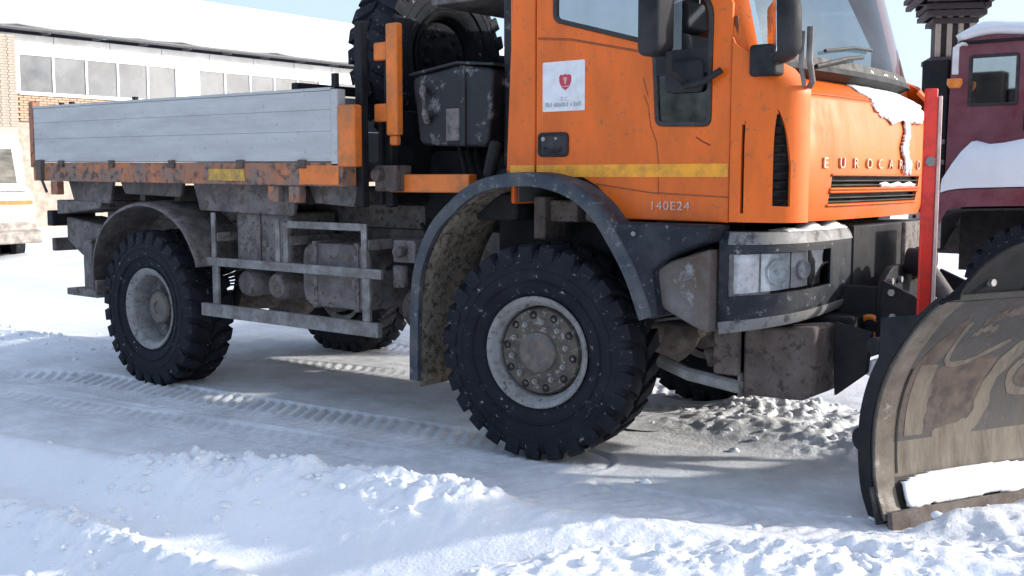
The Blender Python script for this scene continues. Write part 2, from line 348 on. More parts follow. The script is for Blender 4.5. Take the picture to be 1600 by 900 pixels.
def sst(a, b, x): t = np.clip((x-a)/(b-a), 0, 1); return t*t*(3-2*t)
EDGE = [(-9, -3.1), (-5, -2.9), (-2.98, -2.64), (-1.73, -2.42), (-.86, -2.12), (.12, -1.84), (.99, -1.60), (1.8, -1.37), (2.3, -1.25), (4, -1.4)]
RB = [(-4, -3.4), (-2.5, -3.25), (-1.95, -3.16), (-1.45, -3.09), (-.95, -3.05), (-.49, -3.02), (.0, -3.05), (.7, -3.4)]
RC = [(.5, -2.8), (.82, -2.53), (1.07, -2.26), (1.37, -2.0), (1.7, -1.8), (1.97, -1.6), (2.16, -1.38), (2.3, -1.0), (2.62, -.3), (3.0, .5), (3.5, 1.5)]
TRK = [(-7.2, -2.3), (-4.93, -1.72), (-4.41, -1.49), (-3.66, -1.38), (-2.89, -1.34), (-2.28, -1.26), (-1.72, -1.20), (-1.21, -1.13), (-.48, -1.06), (.1, -1.04)]
TRK3 = [(-7, -2.75), (-4.6, -2.2), (-3, -1.92), (-1.4, -1.66), (.2, -1.45), (1.2, -1.36), (2.2, -1.1)]
TRK4 = [(-8, -.6), (-5.5, -.35), (-3, .2), (-1, .5), (1, .4)]
TRK2 = [(-7, 1.5), (-3.5, 1.12), (0, .95)]
def height(x, y):
    near = sst(14, 5, np.hypot(x, y))
    h = (fbm(x, y, .35, 3, 21)-.5)*.05
    far = sst(6, 20, np.hypot(x, y)); h = h+far*(fbm(x, y, .22, 5, 31)-.5)*.35
    h = h*sst(.9, 2.2, np.abs(y)+.6*sst(2, 6, np.abs(x)))
    de, pe, _ = dpoly(x, y, EDGE)
    rough = np.zeros(x.shape)
    # lane: fine scraped relief
    h = h+.010*(fbm(x*.35, y*1.8, 3., 5, 41)-.5)+.006*(fbm(x, y, 14, 3, 43)-.5)
    # the camera side falls away from the lane
    h = h-.21*(1-.7*sst(.2, 1.3, x))*np.clip(de-.15, 0, 1.6)+.06*np.clip(x-1., -3, 0)*sst(.2, .9, de)
    # windrow along the lane edge
    wid = .14+.08*fbm(x, y, 1.1, 2, 51)
    amp = .085+.07*fbm(x, y, 1.7, 3, 52)
    wind = np.exp(-((de-.20)/(wid*1.25))**2)
    face = sst(-.02, .16, de)
    on = sst(-2.1, -1.2, x)*(1-.75*sst(.15, .6, x)) + .35*sst(-1.4, -2.4, x)
    h = h+wind*amp*on*face; rough = rough+wind*on*1.35
    # camera side bank beyond the lane: gentle slope rising to the viewer
    bank = sst(.3, 1.6, de)
    h = h+bank*(.03+.06*(fbm(x, y, 1.1, 4, 61)-.35)+.022*(fbm(x, y, 6, 4, 63)-.5)*near); rough = rough+bank*.42
    db, pb, _ = dpoly(x, y, RB)
    rb = np.exp(-(db/.13)**2); h = h+rb*(.07+.05*fbm(x, y, 2.5, 3, 71))*sst(.7, -.2, x); rough = rough+rb*.8*sst(.6, -.1, x)
    trough = np.exp(-((db+.36)/.17)**2)*sst(.6, -.2, x); h = h-trough*.035; rough = rough*(1-.75*trough)
    tr2 = np.exp(-((db-.30)/.14)**2)*sst(.5, -.1, x); h = h-tr2*.03; rough = rough*(1-.6*tr2)
    bl = np.exp(-((x+1.0)**2/.12+(y+3.5)**2/.03)); h = h+bl*.07; rough = rough+bl
    dc, pc, _ = dpoly(x, y, RC)
    rc = sst(-.22, .12, dc)*sst(.35, .95, x); h = h+rc*(.05+.07*fbm(x, y, 2.2, 3, 81)); rough = rough+rc*1.25
    dp, pp_, _ = dpoly(x, y, [(1.98, -1.16), (2.60, .12), (3.28, 1.52)])
    h = h+np.exp(-((dp-.13)/.10)**2)*sst(-.1, .12, pp_)*.075*(.5+fbm(x, y, 5, 3, 85))
    # snow pushed up under the nose and behind the blade
    md = np.exp(-(((x-.85)/.75)**4+((y-.5)/.55)**4)); h = h+md*.10; rough = rough+md*1.25
    # churned strips behind the rear wheel and beyond the truck
    for cx, cy, sx, sy, a in ((-6.2, -.7, 1.1, .32, .07), (-5.2, 1.6, 1.6, .5, .09), (-12.0, 2.2, 4., .8, .16), (-3.2, 2.6, 2.5, .45, .10), (.8, 3.2, 3.2, .5, .14), (-13.5, 4.5, 6, 1.2, .25)):
        g = np.exp(-(((x-cx)/sx)**2+((y-cy)/sy)**2)); h = h+g*a; rough = rough+g*1.
    rough = np.clip(rough, 0, 1.3)*(.45+.75*sst(.32, .62, fbm(x, y, 1.6, 3, 99)))
    h = h+rough*near*(.075*(clump(x, y, 4.1, 5, 91)-.55)+.05*(fbm(x, y, 15, 4, 95)-.5)+.03*(clump(x, y, 13, 3, 93)-.5)+.016*(fbm(x, y, 42, 2, 97)-.5))
    # tyre prints
    pk = np.zeros(x.shape)
    for tr, w in ((TRK, .28), (TRK2, .17), (TRK3, .16), (TRK4, .15)):
        dt, pt, _ = dpoly(x, y, tr); a = np.abs(dt); ins = sst(w+.02, w-.01, a)
        bars = sst(-.25, .35, np.sin((pt+a*.5)*2*math.pi/.10+np.where(dt > 0, 0, 1.6)))
        st = .55+.45*fbm(x, y, 1.2, 2, 33)
        sc = {.28: .62, .17: .7, .16: .32, .15: .5}[w]*(.35+.9*sst(.3, .65, fbm(x, y, .9, 2, 37)))
        h = h-ins*sc*(.006+.026*bars*st)+np.exp(-((a-w-.03)/.022)**2)*.009*sc
    pk = np.clip(sst(.25, -.05, de)*sst(3.2, 1.6, y)*sst(-9, -4, x)*(1-.6*rough), 0, 1)
    h = np.where(x > 30, h, h)
    return h, pk
def axis(lo, hi, step, far, n):
    g = (np.geomspace(step*1.6, far, n)); g = np.cumsum(np.geomspace(step*1.5, far*.22, n))
    return np.concatenate([(lo-g)[::-1], np.arange(lo, hi, step), hi-step+g])
xs = axis(-4.8, 3.6, .0165, 900, 70); ys = axis(-4.3, 1.5, .0165, 900, 70)
GX, GY = np.meshgrid(xs, ys, indexing='ij')
GZ, PK = height(GX, GY)
hyp = np.hypot(GX, GY); GZ = np.where(hyp > 60, GZ*.4, GZ)
nx, ny = GX.shape
gme = bpy.data.meshes.new('snow_ground'); nv = nx*ny; nf = (nx-1)*(ny-1)
gme.vertices.add(nv); gme.vertices.foreach_set('co', np.stack([GX, GY, GZ], -1).astype(np.float32).ravel())
ii, jj = np.meshgrid(np.arange(nx-1), np.arange(ny-1), indexing='ij'); a = (ii*ny+jj).ravel()
lv = np.stack([a, a+ny, a+ny+1, a+1], -1).astype(np.int32).ravel()
gme.loops.add(nf*4); gme.loops.foreach_set('vertex_index', lv)
gme.polygons.add(nf); gme.polygons.foreach_set('loop_start', np.arange(0, nf*4, 4, dtype=np.int32))
gme.update(calc_edges=True)
gme.polygons.foreach_set('use_smooth', np.ones(nf, dtype=bool))
atr = gme.attributes.new('packed', 'FLOAT', 'POINT'); atr.data.foreach_set('value', PK.astype(np.float32).ravel())
gme.materials.append(M['snow']); go = bpy.data.objects.new('snow_ground', gme); COL.objects.link(go); tag(go, kind='structure')
def hz(x, y):
    h, _ = height(np.array([float(x)]), np.array([float(y)])); return float(h[0])
# loose clods broken off along the windrows
bmk = bmesh.new(); bmesh.ops.create_icosphere(bmk, subdivisions=2, radius=1); IV = np.array([v.co[:] for v in bmk.verts]); IF = np.array([[v.index for v in f.verts] for f in bmk.faces]); bmk.free()
cands = []
def along(pts, t0, t1, n, spread, off=0.):
    seg = [math.dist(p, q) for p, q in zip(pts[:-1], pts[1:])]; T = sum(seg)
    for _ in range(n):
        t = (t0+(t1-t0)*random.random())*T; k = 0
        while k < len(seg)-1 and t > seg[k]: t -= seg[k]; k += 1
        (x0, y0), (x1, y1) = pts[k], pts[k+1]; u = t/seg[k]; nxn, nyn = (y1-y0)/seg[k], -(x1-x0)/seg[k]
        d = random.gauss(off, spread); cands.append((x0+(x1-x0)*u+nxn*d, y0+(y1-y0)*u+nyn*d))
along(EDGE[3:6], 0, 1, 260, .12, .22); along(EDGE, .1, .9, 220, .4, .3); along(RC, 0, 1, 520, .26, .22); along(RB[2:6], 0, 1, 110, .13)
for _ in range(260): cands.append((random.gauss(.85, .5), random.gauss(.65, .38)))
for _ in range(220): cands.append((random.gauss(-6.2, .8), random.gauss(-.7, .3)))
for _ in range(90): cands.append((random.gauss(-1.0, .3), random.gauss(-3.5, .14)))
ca = np.array(cands); ch, _ = height(ca[:, 0], ca[:, 1]); n = len(ca)
sz = .0035+.026*rng.random(n)**4.
ph = rng.random((n, 1, 3))*6.28; lump = 1+.22*np.sin(IV[None]*2.6+ph).sum(-1, keepdims=True)*.6+.16*np.sin(IV[None]*5.3+ph*1.7).sum(-1, keepdims=True)*.6
ve = IV[None]*sz[:, None, None]*lump*(1+.18*(rng.random((n, len(IV), 1))-.5))*np.array([1, 1, .72])
ve = ve+np.stack([ca[:, 0], ca[:, 1], ch+sz*.05], -1)[:, None]
fa = IF[None]+(np.arange(n)*len(IV))[:, None, None]
cme = bpy.data.meshes.new('snow_clods'); cme.from_pydata(ve.reshape(-1, 3).tolist(), [], fa.reshape(-1, 3).tolist()); cme.polygons.foreach_set('use_smooth', [True]*len(cme.polygons))
cme.materials.append(M['snowclean']); co = bpy.data.objects.new('snow_clods', cme); COL.objects.link(co); tag(co, 'loose crumbly snow clods scattered along the ploughed ridges', 'snow', kind='stuff')

# ------------------------------------------------------------------ the orange truck
T = empty('snowplow_truck')
tag(T, 'orange truck with grey tipper bed, big lugged tyres and the snow plow at its nose', 'truck')
# ---- wheels
def tyre(b, rad=.6, hw=.18, n=27, rim=.30):
    prof = [(rim-.02, -hw*.62), (rim+.01, -hw*.80), (rim+.05, -hw*.93), (rim+.12, -hw*1.02), (rad*.83, -hw*1.03), (rad*.885, -hw*.99), (rad*.925, -hw*.93), (rad*.945, -hw*.8),
            (rad*.955, 0), (rad*.945, hw*.8), (rad*.925, hw*.93), (rad*.885, hw*.99), (rad*.83, hw*1.03), (rim+.12, hw*1.02), (rim+.05, hw*.93), (rim+.01, hw*.8), (rim-.02, hw*.62)]
    b.lathe(prof, n=96)
    P = lambda a, w, r: (r*math.cos(a), w, r*math.sin(a))
    st = 2*math.pi/n
    for k in range(n):
        for sd in (-1, 1):
            a0 = k*st+(0 if sd < 0 else st/2); h = st*.335
            secs = []
            for w, da, r0, r1, hh in ((.015, -.09, .92, .985, .9), (hw*.45, -.02, .92, 1., 1.05), (hw*.9, .035, .90, 1., 1.1), (hw*1.03, .04, .86, .975, 1.05), (hw*1.055, .04, .835, .885, .95)):
                a = a0+da; secs.append([P(a-h*hh, w*sd, rad*r0), P(a-h*hh*.86, w*sd, rad*r1), P(a+h*hh*.86, w*sd, rad*r1), P(a+h*hh, w*sd, rad*r0)])
            b.loft(secs)
    # raised bead lines on the sidewall
    for r in (.395, .46):
        b.lathe([(r-.006, -hw*1.01), (r, -hw*1.045), (r+.006, -hw*1.01)], n=72)
    return b
def make_wheel(loc, rz, front=True, name='wheel', mats=('rim', 'rimbrown'), ry=0., rx=0., small=('hub', 'nut')):
    b = B()
    if front:
        prof = [(.318, -.148), (.322, -.160), (.315, -.168), (.300, -.160), (.288, -.150), (.280, -.128), (.268, -.118), (.262, -.10), (.258, -.05), (.258, .14), (.30, .16)]
    else:
        prof = [(.318, -.148), (.322, -.160), (.315, -.168), (.300, -.160), (.286, -.150), (.270, -.135), (.262, -.12), (.256, -.02), (.250, .02), (.250, .14), (.30, .16)]
    b.lathe(prof, n=64)
    w = B(); w.v = [(x*.97, y, z*.97) for x, y, z in b.v]; w.f = b.f; w = w.build(name, mats[0], T, smooth=50); w.location = loc; w.rotation_euler = (rx, ry, rz)
    tyre(B()).build('tyre', 'tyre', w, smooth=40)
    d = B()
    if front:
        d.lathe([(.25, -.03), (.243, -.085), (.232, -.108), (.20, -.118), (.165, -.112), (.135, -.118), (.118, -.125), (.10, -.125), (.001, -.125)], n=56)
    else:
        d.lathe([(.252, .01), (.235, -.005), (.20, .0), (.17, .012), (.15, .01), (.13, -.02), (.001, -.02)], n=48)
    d.build('wheel_disc', mats[1], w, smooth=40)
    hb = B(); y0 = -.125 if front else -.02
    hb.lathe([(.115, y0), (.11, y0-.022), (.088, y0-.034), (.06, y0-.036), (.045, y0-.026), (.001, y0-.026)] if front else
             [(.13, y0+.01), (.125, y0-.05), (.11, y0-.065), (.05, y0-.068), (.045, y0-.058), (.001, y0-.058)], n=32)
    hb.build('hub', small[0], w, smooth=40)
    nb = B().cyl((0, 0, 0), (0, -.026, 0), .0185, .0165, n=6); nb.cyl((0, -.02, 0), (0, -.038, 0), .009, n=8)
    nut = None
    for k in range(10):
        a = 2*math.pi*(k+.3)/10
        if nut is None: nut = nb.build('lug_nut', small[1], w, smooth=0); o = nut
        else: o = nut.copy(); COL.objects.link(o)
        r = .168; o.location = (r*math.cos(a), -.113 if front else .012, r*math.sin(a)); o.rotation_euler = (0, k*.4, 0)
    if front:      # hand holes round the disc, dark dished recesses between the nuts
        hm = None
        for k in range(10):
            a = 2*math.pi*(k+.8)/10; c = Vector((.205*math.cos(a), -.1165, .205*math.sin(a)))
            if hm is None: hm = B().lathe([(.0225, 0), (.020, -.004), (.016, -.002), (.001, .004)], n=14).build('vent_hole', 'dark', w); o = hm
            else: o = hm.copy(); COL.objects.link(o)
            o.location = c
    return w
make_wheel((-.045, -.97, .6), R(10)); make_wheel((-.045, .97, .6), R(190))
make_wheel((-3.74, -.97, .56), 0, False, mats=('rim', 'rimgrey')); make_wheel((-3.74, .97, .56), R(180), False, mats=('rim', 'rimgrey'))
# ---- chassis
FIT[:] = [1.06, .011]
ch = B()
for s in (-1, 1):
    ch.box(-4.85, 1.25, s*.44-.04, s*.44+.04, .96, 1.20)
for x in (-4.8, -4.1, -2.9, -2.2, -1.4, -.6, .6, 1.2): ch.box(x-.05, x+.05, -.40, .40, 1.0, 1.16)
CH = ch.build('chassis_frame', 'chassis', T, bevel=.008)
def part(name, b, m, bevel=.006, parent=None, **k): return b.build(name, m, parent or T, bevel=bevel, **k)
for x, z in ((0, .6), (-3.5, .56)):
    b = B().lathe([(.07, -.80), (.09, -.6), (.085, -.2), (.10, .02), (.19, .10), (.235, .2), (.19, .34), (.09, .42), (.08, .8)], c=(x, 0, z), n=28)
    b.cyl((x-.19, .2, z), (x+.26, .2, z+.02), .13, .06, n=20)
    for s in (-1, 1):
        b.cyl((x, s*.78, z), (x, s*.70, z), .20, .20, n=28); b.box(x-.08, x+.08, s*.62-.05, s*.62+.05, z-.1, z+.12)
        b.cyl((x-.16, s*.60, z+.10), (x-.30, s*.58, z+.16), .075, .07, n=18)
    part('axle', b, 'chassis', 0)
    for s in (-1, 1):
        sp = B()
        for k in range(6):
            ln = .74-.09*k; zz = z+.14+.018*k
            sp.grid(lambda u, v, ln=ln, zz=zz, x=x, s=s: (x+u*ln, s*.62+v*.04, zz+.10*u*u), lin(-1, 1, 11), (-1, 1))
        part('leaf_spring', sp, 'chassis', 0, solid=.014)
        sh = B().cyl((x+.25, s*.56, z+.0), (x+.35, s*.50, z+.52), .035, n=12).cyl((x+.29, s*.537, z+.2), (x+.35, s*.50, z+.52), .045, n=12); part('shock_absorber', sh, 'dark', 0)
b = B().cyl((-3.2, .15, .6), (-1.7, .05, .86), .05, n=14).cyl((-1.45, .05, .86), (-.3, .15, .64), .045, n=14); part('propeller_shaft', b, 'chassis', 0)
b = B().box(-1.75, -1.35, -.22, .22, .72, 1.02); b.cyl((-1.8, 0, .86), (-1.25, 0, .86), .15, n=20); part('transfer_case', b, 'chassis', .02)
b = B().box(-.5, 1.15, -.33, .33, .78, 1.3); b.cyl((-.95, 0, .95), (-.4, 0, .98), .21, .27, n=24); b.box(-.2, .9, -.26, .26, .68, .8); part('engine', b, 'dark', .03)
# subframe and bed cross bearers
b = B()
for s in (-1, 1): b.box(-4.9, -1.35, s*.46-.05, s*.46+.05, 1.205, 1.36)
part('subframe', b, 'chassis_pale', .006)
for x in lin(-4.75, -1.65, 8):
    part('cross_bearer', B().box(x-.035, x+.035, -.93, .93, 1.365, 1.475), 'chassis', .004)
for x0, x1, zb in ((-4.75, -4.1, 1.34), (-4.02, -3.2, 1.40), (-3.1, -1.98, 1.29), (-1.9, -1.42, 1.36)): part('side_skirt', B().prism([(x0, 1.54), (x1, 1.54), (x1-.05, zb), (x0+.08, zb+.02)], -1.03, -1.0), 'chassis', .006)
# ram and odds under the bed
part('tipping_ram', B().cyl((-2.6, 0, .95), (-2.55, 0, 1.36), .10, n=20), 'dark', 0)
# near side equipment behind the side guard
b = B().box(-2.68, -2.12, -.98, -.56, .95, 1.31); part('battery_box', b, 'chassis_pale', .02)
part('lid_strap', B().box(-2.45, -2.41, -.995, -.981, .96, 1.30), 'chassis', .002)
b = B()
pl = rounded([(-1.98, .70), (-1.36, .70), (-1.36, 1.12), (-1.98, 1.12)], .12, 5)
b.prism(pl, -1.0, -.55); part('fuel_tank', b, 'chassis', .01)
for x in (-1.86, -1.48):
    t = rounded([(x-.02, .69), (x+.02, .69), (x+.02, 1.13), (x-.02, 1.13)], .002, 1); part('tank_strap', B().prism(t, -1.008, -.6), 'chassis_pale', .002)
for x in (-2.62, -2.3): part('air_tank', B().lathe([(.001, -.96), (.08, -.955), (.10, -.92), (.10, -.50), (.08, -.465), (.001, -.46)], c=(x, 0, .80), n=20), 'chassis', 0)
part('silencer', B().lathe([(.001, -.5), (.12, -.5), (.15, -.46), (.15, .25), (.12, .3), (.001, .3)], c=(-1.12, -.35, .72), n=22, ax='y'), 'rustbrown', 0)
part('valve_block', B().box(-1.22, -1.04, -.95, -.7, 1.02, 1.16).cyl((-1.13, -.96, 1.09), (-1.13, -1.02, 1.09), .035, n=12).cyl((-1.2, -.9, 1.0), (-1.2, -.9, .86), .05, n=12), 'chassis_pale', .01)
for i, (p0, p1, sag) in enumerate((((-2.9, -.7, 1.2), (-1.1, -.72, 1.12), .16), ((-2.2, -.9, 1.18), (-1.2, -.85, 1.05), .2), ((-1.3, -.6, 1.25), (-.7, -.5, 1.1), .25), ((-3.3, -.5, .7), (-2.6, -.5, 1.05), .1))):
    pts = [Vector(p0).lerp(Vector(p1), t)-Vector((0, 0, sag*4*t*(1-t))) for t in lin(0, 1, 10)]
    part('hose', B().tube(pts, .014), 'dark', 0)
# far side equipment
part('far_fuel_tank', B().prism(rounded([(-2.85, .58), (-1.75, .58), (-1.75, 1.2), (-2.85, 1.2)], .12, 5), .56, 1.06), 'chassis', .01)
part('far_tool_box', B().box(-1.62, -1.0, .6, 1.08, .62, 1.2), 'chassis', .015)
part('far_side_guard', B().box(-2.96, -.98, 1.09, 1.12, .56, .66).box(-2.96, -.98, 1.09, 1.12, .92, .99).box(-2.8, -2.74, 1.092, 1.118, .66, .92).box(-1.3, -1.24, 1.092, 1.118, .66, .92), 'guard', .004)
# ---- side guard
gp = lambda b, n='guard_rail': part(n, b, 'guard', .004)
gp(B().box(-2.96, -1.16, -1.12, -1.095, .925, .985)); gp(B().box(-2.90, -1.18, -1.13, -1.09, .565, .655))
for x, z0, z1 in ((-2.75, .655, .925), (-1.29, .655, .925)): gp(B().box(x-.032, x+.032, -1.118, -1.096, z0, z1), 'guard_post')
for x, z0, z1 in ((-2.77, .985, 1.30), (-2.10, .985, 1.27), (-2.02, .985, 1.25), (-1.31, .985, 1.26)): gp(B().box(x-.022, x+.022, -1.112, -1.098, z0, z1), 'guard_post')
gp(B().box(-2.0, -1.33, -1.110, -1.096, 1.215, 1.262))
for x in (-2.77, -2.02, -1.31): part('guard_bracket', B().box(x-.03, x+.03, -1.096, -.48, 1.10, 1.16), 'chassis_pale', .004)
# ---- mudguards over the rear wheels
def arch(pts, y0, y1, lip=.05, th=.012):
    """bent sheet following pts (X,Z), between y0 (outer) and y1 with a rolled lip on the outer edge"""
    secs = []; n = len(pts)
    for i in range(n):
        a = Vector(pts[max(0, i-1)]); c = Vector(pts[min(n-1, i+1)]); d = (c-a).normalized(); nn = Vector((-d.y, d.x))
        if nn.y < -.2 and abs(nn.x) < .5: nn = -nn
        p = Vector(pts[i])
        def q(o, y): w = p+nn*o; return (w.x, y, w.y)
        secs.append([q(0, y1), q(0, y0+.03), q(-.004, y0+.010), q(-.014, y0), q(-lip, y0), q(-lip, y0+th), q(-.022, y0+.03), q(-.014, y1)])
    return B().loft(secs)
def curve(ctrl, n):
    out = []; m = len(ctrl)
    for k in range(n):
        t = k/(n-1)*(m-1); i = min(int(t), m-2); u = t-i
        p0, p1, p2, p3 = (Vector(ctrl[max(0, i-1)]), Vector(ctrl[i]), Vector(ctrl[i+1]), Vector(ctrl[min(m-1, i+2)]))
        out.append(tuple(.5*((2*p1)+(p2-p0)*u+(2*p0-5*p1+4*p2-p3)*u*u+(3*p1-p0-3*p2+p3)*u**3)))
    return out
RA = curve([(-4.20, .66), (-4.16, .98), (-3.98, 1.22), (-3.66, 1.35), (-3.34, 1.35), (-3.04, 1.22), (-2.88, 1.02), (-2.84, .92)], 30)
FA = curve([(-.86, .36), (-.855, .65), (-.83, .98), (-.74, 1.21), (-.61, 1.365), (-.36, 1.53), (-.02, 1.575), (.24, 1.525), (.42, 1.41), (.55, 1.24), (.65, 1.07), (.73, .87)], 46)
for s in (-1, 1):
    o = arch(RA, -1.19, -.74, .03).build('rear_mudguard', 'chassis', T); o.scale.y = -s
    o = B().prism([(-4.57, .60), (-4.57, .655), (-4.21, .67), (-4.18, .74), (-4.14, .74), (-4.14, .60)], -1.18, -.76).build('mudflap_bracket', 'chassis_pale', T, bevel=.006); o.scale.y = -s
    o = B().box(-4.33, -4.21, -1.17, -.80, .665, 1.06).build('mudguard_stay', 'chassis', T, bevel=.01); o.scale.y = -s
    o = arch(FA, -1.215, -.78, .075, .03).build('front_mudguard', 'greyplast', T, smooth=50); o.scale.y = -s
    LA = [(x+.045*(1 if x < -.6 else .3), z-.04) for x, z in FA[:30]]
    b = B().grid(lambda i, y: (LA[int(i)][0], y, LA[int(i)][1]), list(range(len(LA))), lin(-1.165, -.70, 6))
    o = b.build('mud_liner', 'mudliner', T, solid=.02, smooth=60); o.scale.y = -s
    # the dark moulded fairing ahead of the arch, the pressed steel bumper end below it
    fp = [(.46, 1.322), (1.02, 1.322), (1.0, 1.245), (.86, 1.19), (.77, 1.14), (.72, 1.09), (.752, .865), (.70, .85), (.64, 1.04), (.55, 1.20)]
    o = B().prism(fp, -1.205, -.98).build('step_fairing', 'navy', T, bevel=.015, seg=3); o.scale.y = -s
    ep = [(.665, 1.0), (.70, 1.09), (.78, 1.14), (.985, 1.205), (.985, .80), (.90, .83), (.75, .90)]
    o = B().prism(ep, -1.14, -.86).build('bumper_end', 'bumpend', T, bevel=.012); o.scale.y = -s
part('inner_wing', B().box(-.66, .90, -.62, -.585, .98, 1.50), 'dark', .01)
part('arch_bracket', B().box(-.12, .06, -.86, -.72, 1.30, 1.42).cyl((.12, -.82, 1.36), (.28, -.8, 1.30), .055, n=12).box(-.2, -.12, -.9, -.7, 1.2, 1.44), 'rustbrown', .01)
# ---- rear end
b = B().box(-5.0, -4.94, -1.05, 1.05, .93, 1.04); part('underrun_bar', b, 'chassis', .01)
for s in (-1, 1):
    part('underrun_bracket', B().box(-4.97, -4.86, s*.5-.04, s*.5+.04, .95, 1.3), 'chassis', .005)
    lp = part('tail_lamp', B().box(-5.06, -4.97, s*.85-.2, s*.85+.2, 1.14, 1.27), 'dark', .01)
    part('lamp_lens', B().box(-5.075, -5.061, s*.85-.18, s*.85+.18, 1.155, 1.255), 'red', .004, lp)
part('rear_valance', B().prism([(-4.92, 1.02), (-4.70, .90), (-4.45, .92), (-4.40, 1.16), (-4.92, 1.22)], -.96, -.62), 'chassis', .02)
part('rear_crossmember', B().prism([(-4.95, 1.24), (-4.3, 1.30), (-4.3, 1.36), (-4.95, 1.36)], -1.02, -.60), 'chassis_pale', .01)
# ---- tipper bed (tilted a hair nose down, as the empty truck sits)
BY = -1.18
bed = B().box(-5.0, -1.44, -1.06, 1.06, 1.585, 1.64).build('cargo_bed', 'chassis', T, bevel=.004)
piv = Vector((-1.53, 0, 1.62))
def bp(name, b, m, bevel=.005, **k): return b.build(name, m, bed, bevel=bevel, **k)
for s in (-1, 1):
    o = bp('bed_rail', B().box(-4.99, -1.40, s*1.13-.06*1, s*1.13+.06, 1.49, 1.637), 'orange_old', .008)
    # side wall of three interlocking aluminium boards
    for z0, z1 in ((1.645, 1.8292), (1.8298, 1.9612), (1.9618, 2.077)):
        prof = [(.003, z0), (.003, z0+.006), (.008, z0+.012), (.008, z1-.012), (.003, z1-.006), (.003, z1), (.028, z1), (.028, z0)]
        bb = B()
        secs = [[(x, s*(1.165+q[0]-.028+.02), q[1]) for q in prof] for x in (-4.965, -1.50)]
        bp('side_board', bb.loft(secs), 'alu', .003)
    bp('board_backing', B().box(-4.96, -1.505, s*1.128-.008, s*1.128+.006, 1.642, 2.07), 'alu')
    bp('top_rail', B().box(-4.97, -1.5, s*1.17-.018, s*1.17+.018, 2.079, 2.098), 'alu', .003)
    for x0, x1 in ((-5.03, -4.968), (-1.497, -1.44)): bp('corner_post', B().box(x0, x1, s*1.155-.035, s*1.155+.035, 1.60, 2.14 if x0 < -3 else 2.085), 'orange_old' if x0 < -3 else 'alu', .006)
    for x in (-4.55, -3.85, -3.1, -2.35, -1.75):
        bp('hinge', B().box(x-.035, x+.035, s*1.196-.012, s*1.196+.008, 1.60, 1.655), 'rustbrown', .006)
    for x in (-2.50,): bp('side_reflector', B().box(x-.19, x+.19, s*1.192-.004, s*1.192+.004, 1.515, 1.595), 'yellow_old', .002)
    bp('rail_patch', B().box(-1.78, -1.43, s*1.192-.003, s*1.192+.003, 1.50, 1.62), 'orange_dull', .002)
    bp('latch', B().box(-4.90, -4.82, s*1.20-.02, s*1.20+.02, 1.50, 1.66).cyl((-4.86, s*1.2, 1.52), (-4.74, s*1.22, 1.40), .012, n=8), 'rustbrown', .004)
    for x in (-4.7, -2.05, -1.85): bp('rail_bracket', B().box(x-.05, x+.05, s*1.15-.03, s*1.15+.03, 1.38, 1.488), 'orange_old', .006)
for z0, z1 in ((1.645, 1.85), (1.856, 2.075)):
    bp('tail_board', B().box(-5.01, -4.985, -1.11, 1.11, z0, z1), 'alu', .004)
    bp('head_board', B().box(-1.93, -1.90, -1.10, 1.10, z0, z1), 'alu', .004)
bp('headboard_bar', B().box(-1.95, -1.89, -1.1, 1.1, 2.09, 2.15), 'dark', .006)
# marks left standing proud along the board tops
for x, h in ((-4.55, .012), (-4.4, .016), (-3.55, .02), (-1.47, .08)): bp('rail_pin', B().box(x-.02, x+.02, -1.19, -1.16, 2.099, 2.10+h), 'dark', .002)
bed.rotation_euler.y = .008
bed.location = piv-Matrix.Rotation(.008, 3, 'Y') @ piv
# ---- between bed and cab
part('bed_corner_box', B().box(-1.432, -1.285, -1.20, -1.13, 1.61, 1.985), 'orange_dull', .012)
part('carrier_post', B().box(-1.19, -1.10, -1.03, -.97, 1.80, 2.47).box(-1.175, -1.115, -1.02, -.975, 1.74, 1.80), 'orange_dull', .012)
for z in (1.94, 2.31): part('carrier_lug', B().box(-1.30, -1.192, -1.02, -.975, z-.055, z+.055), 'orange_dull', .012)
part('carrier_frame', B().box(-1.42, -1.36, -1.06, -1.0, 1.36, 2.5).box(-1.30, -1.24, -.93, -.87, 1.36, 2.35), 'dark', .01)
FIT[:] = [1., 0.]; make_wheel((-1.62, -.25, 2.36), R(90), True, 'spare_wheel', ('flap', 'flap'), 0, 0, ('flap', 'dark')); FIT[:] = [1.06, .011]
part('hydraulic_tank', B().prism(rounded([(-1.02, 1.74), (-.50, 1.72), (-.46, 2.17), (-.72, 2.20), (-1.08, 2.15)], .05), -.92, -.45), 'tank', .02, seg=3)
part('tank_rim', B().prism([(-1.09, 2.155), (-.72, 2.205), (-.45, 2.18), (-.45, 2.195), (-.72, 2.222), (-1.09, 2.172)], -.935, -.5), 'tank', .004)
part('tank_band', B().prism([(-.70, 1.73), (-.66, 1.73), (-.66, 2.19), (-.70, 2.20)], -.932, -.6), 'tank', .004)
part('sight_plate', B().box(-.80, -.70, -.938, -.924, 1.76, 1.95), 'chassis_pale', .006)
part('side_handle', B().tube([(-.98, -.93, 2.08), (-.95, -.97, 2.05), (-.93, -.97, 1.92), (-.95, -.93, 1.88)], .02), 'chassis_pale', 0)
part('air_filter', B().lathe([(.001, -.62), (.13, -.62), (.155, -.60), (.165, -.55), (.165, -.1), (.15, -.05), (.001, -.05)], c=(-.62, .25, 2.45), n=32), 'tank', 0)
part('gearbox_cover', B().prism(rounded([(-1.36, 1.25), (-.34, 1.25), (-.34, 1.70), (-1.30, 1.72)], .08), -.52, .9), 'dark', .03, seg=3)
part('bed_front_guard', B().box(-1.335, -1.31, -.95, 1.05, 1.38, 1.97), 'dark', .01)
part('intake_stack', B().box(-.48, -.34, -.82, -.55, 1.6, 2.75), 'tank', .03, seg=3)
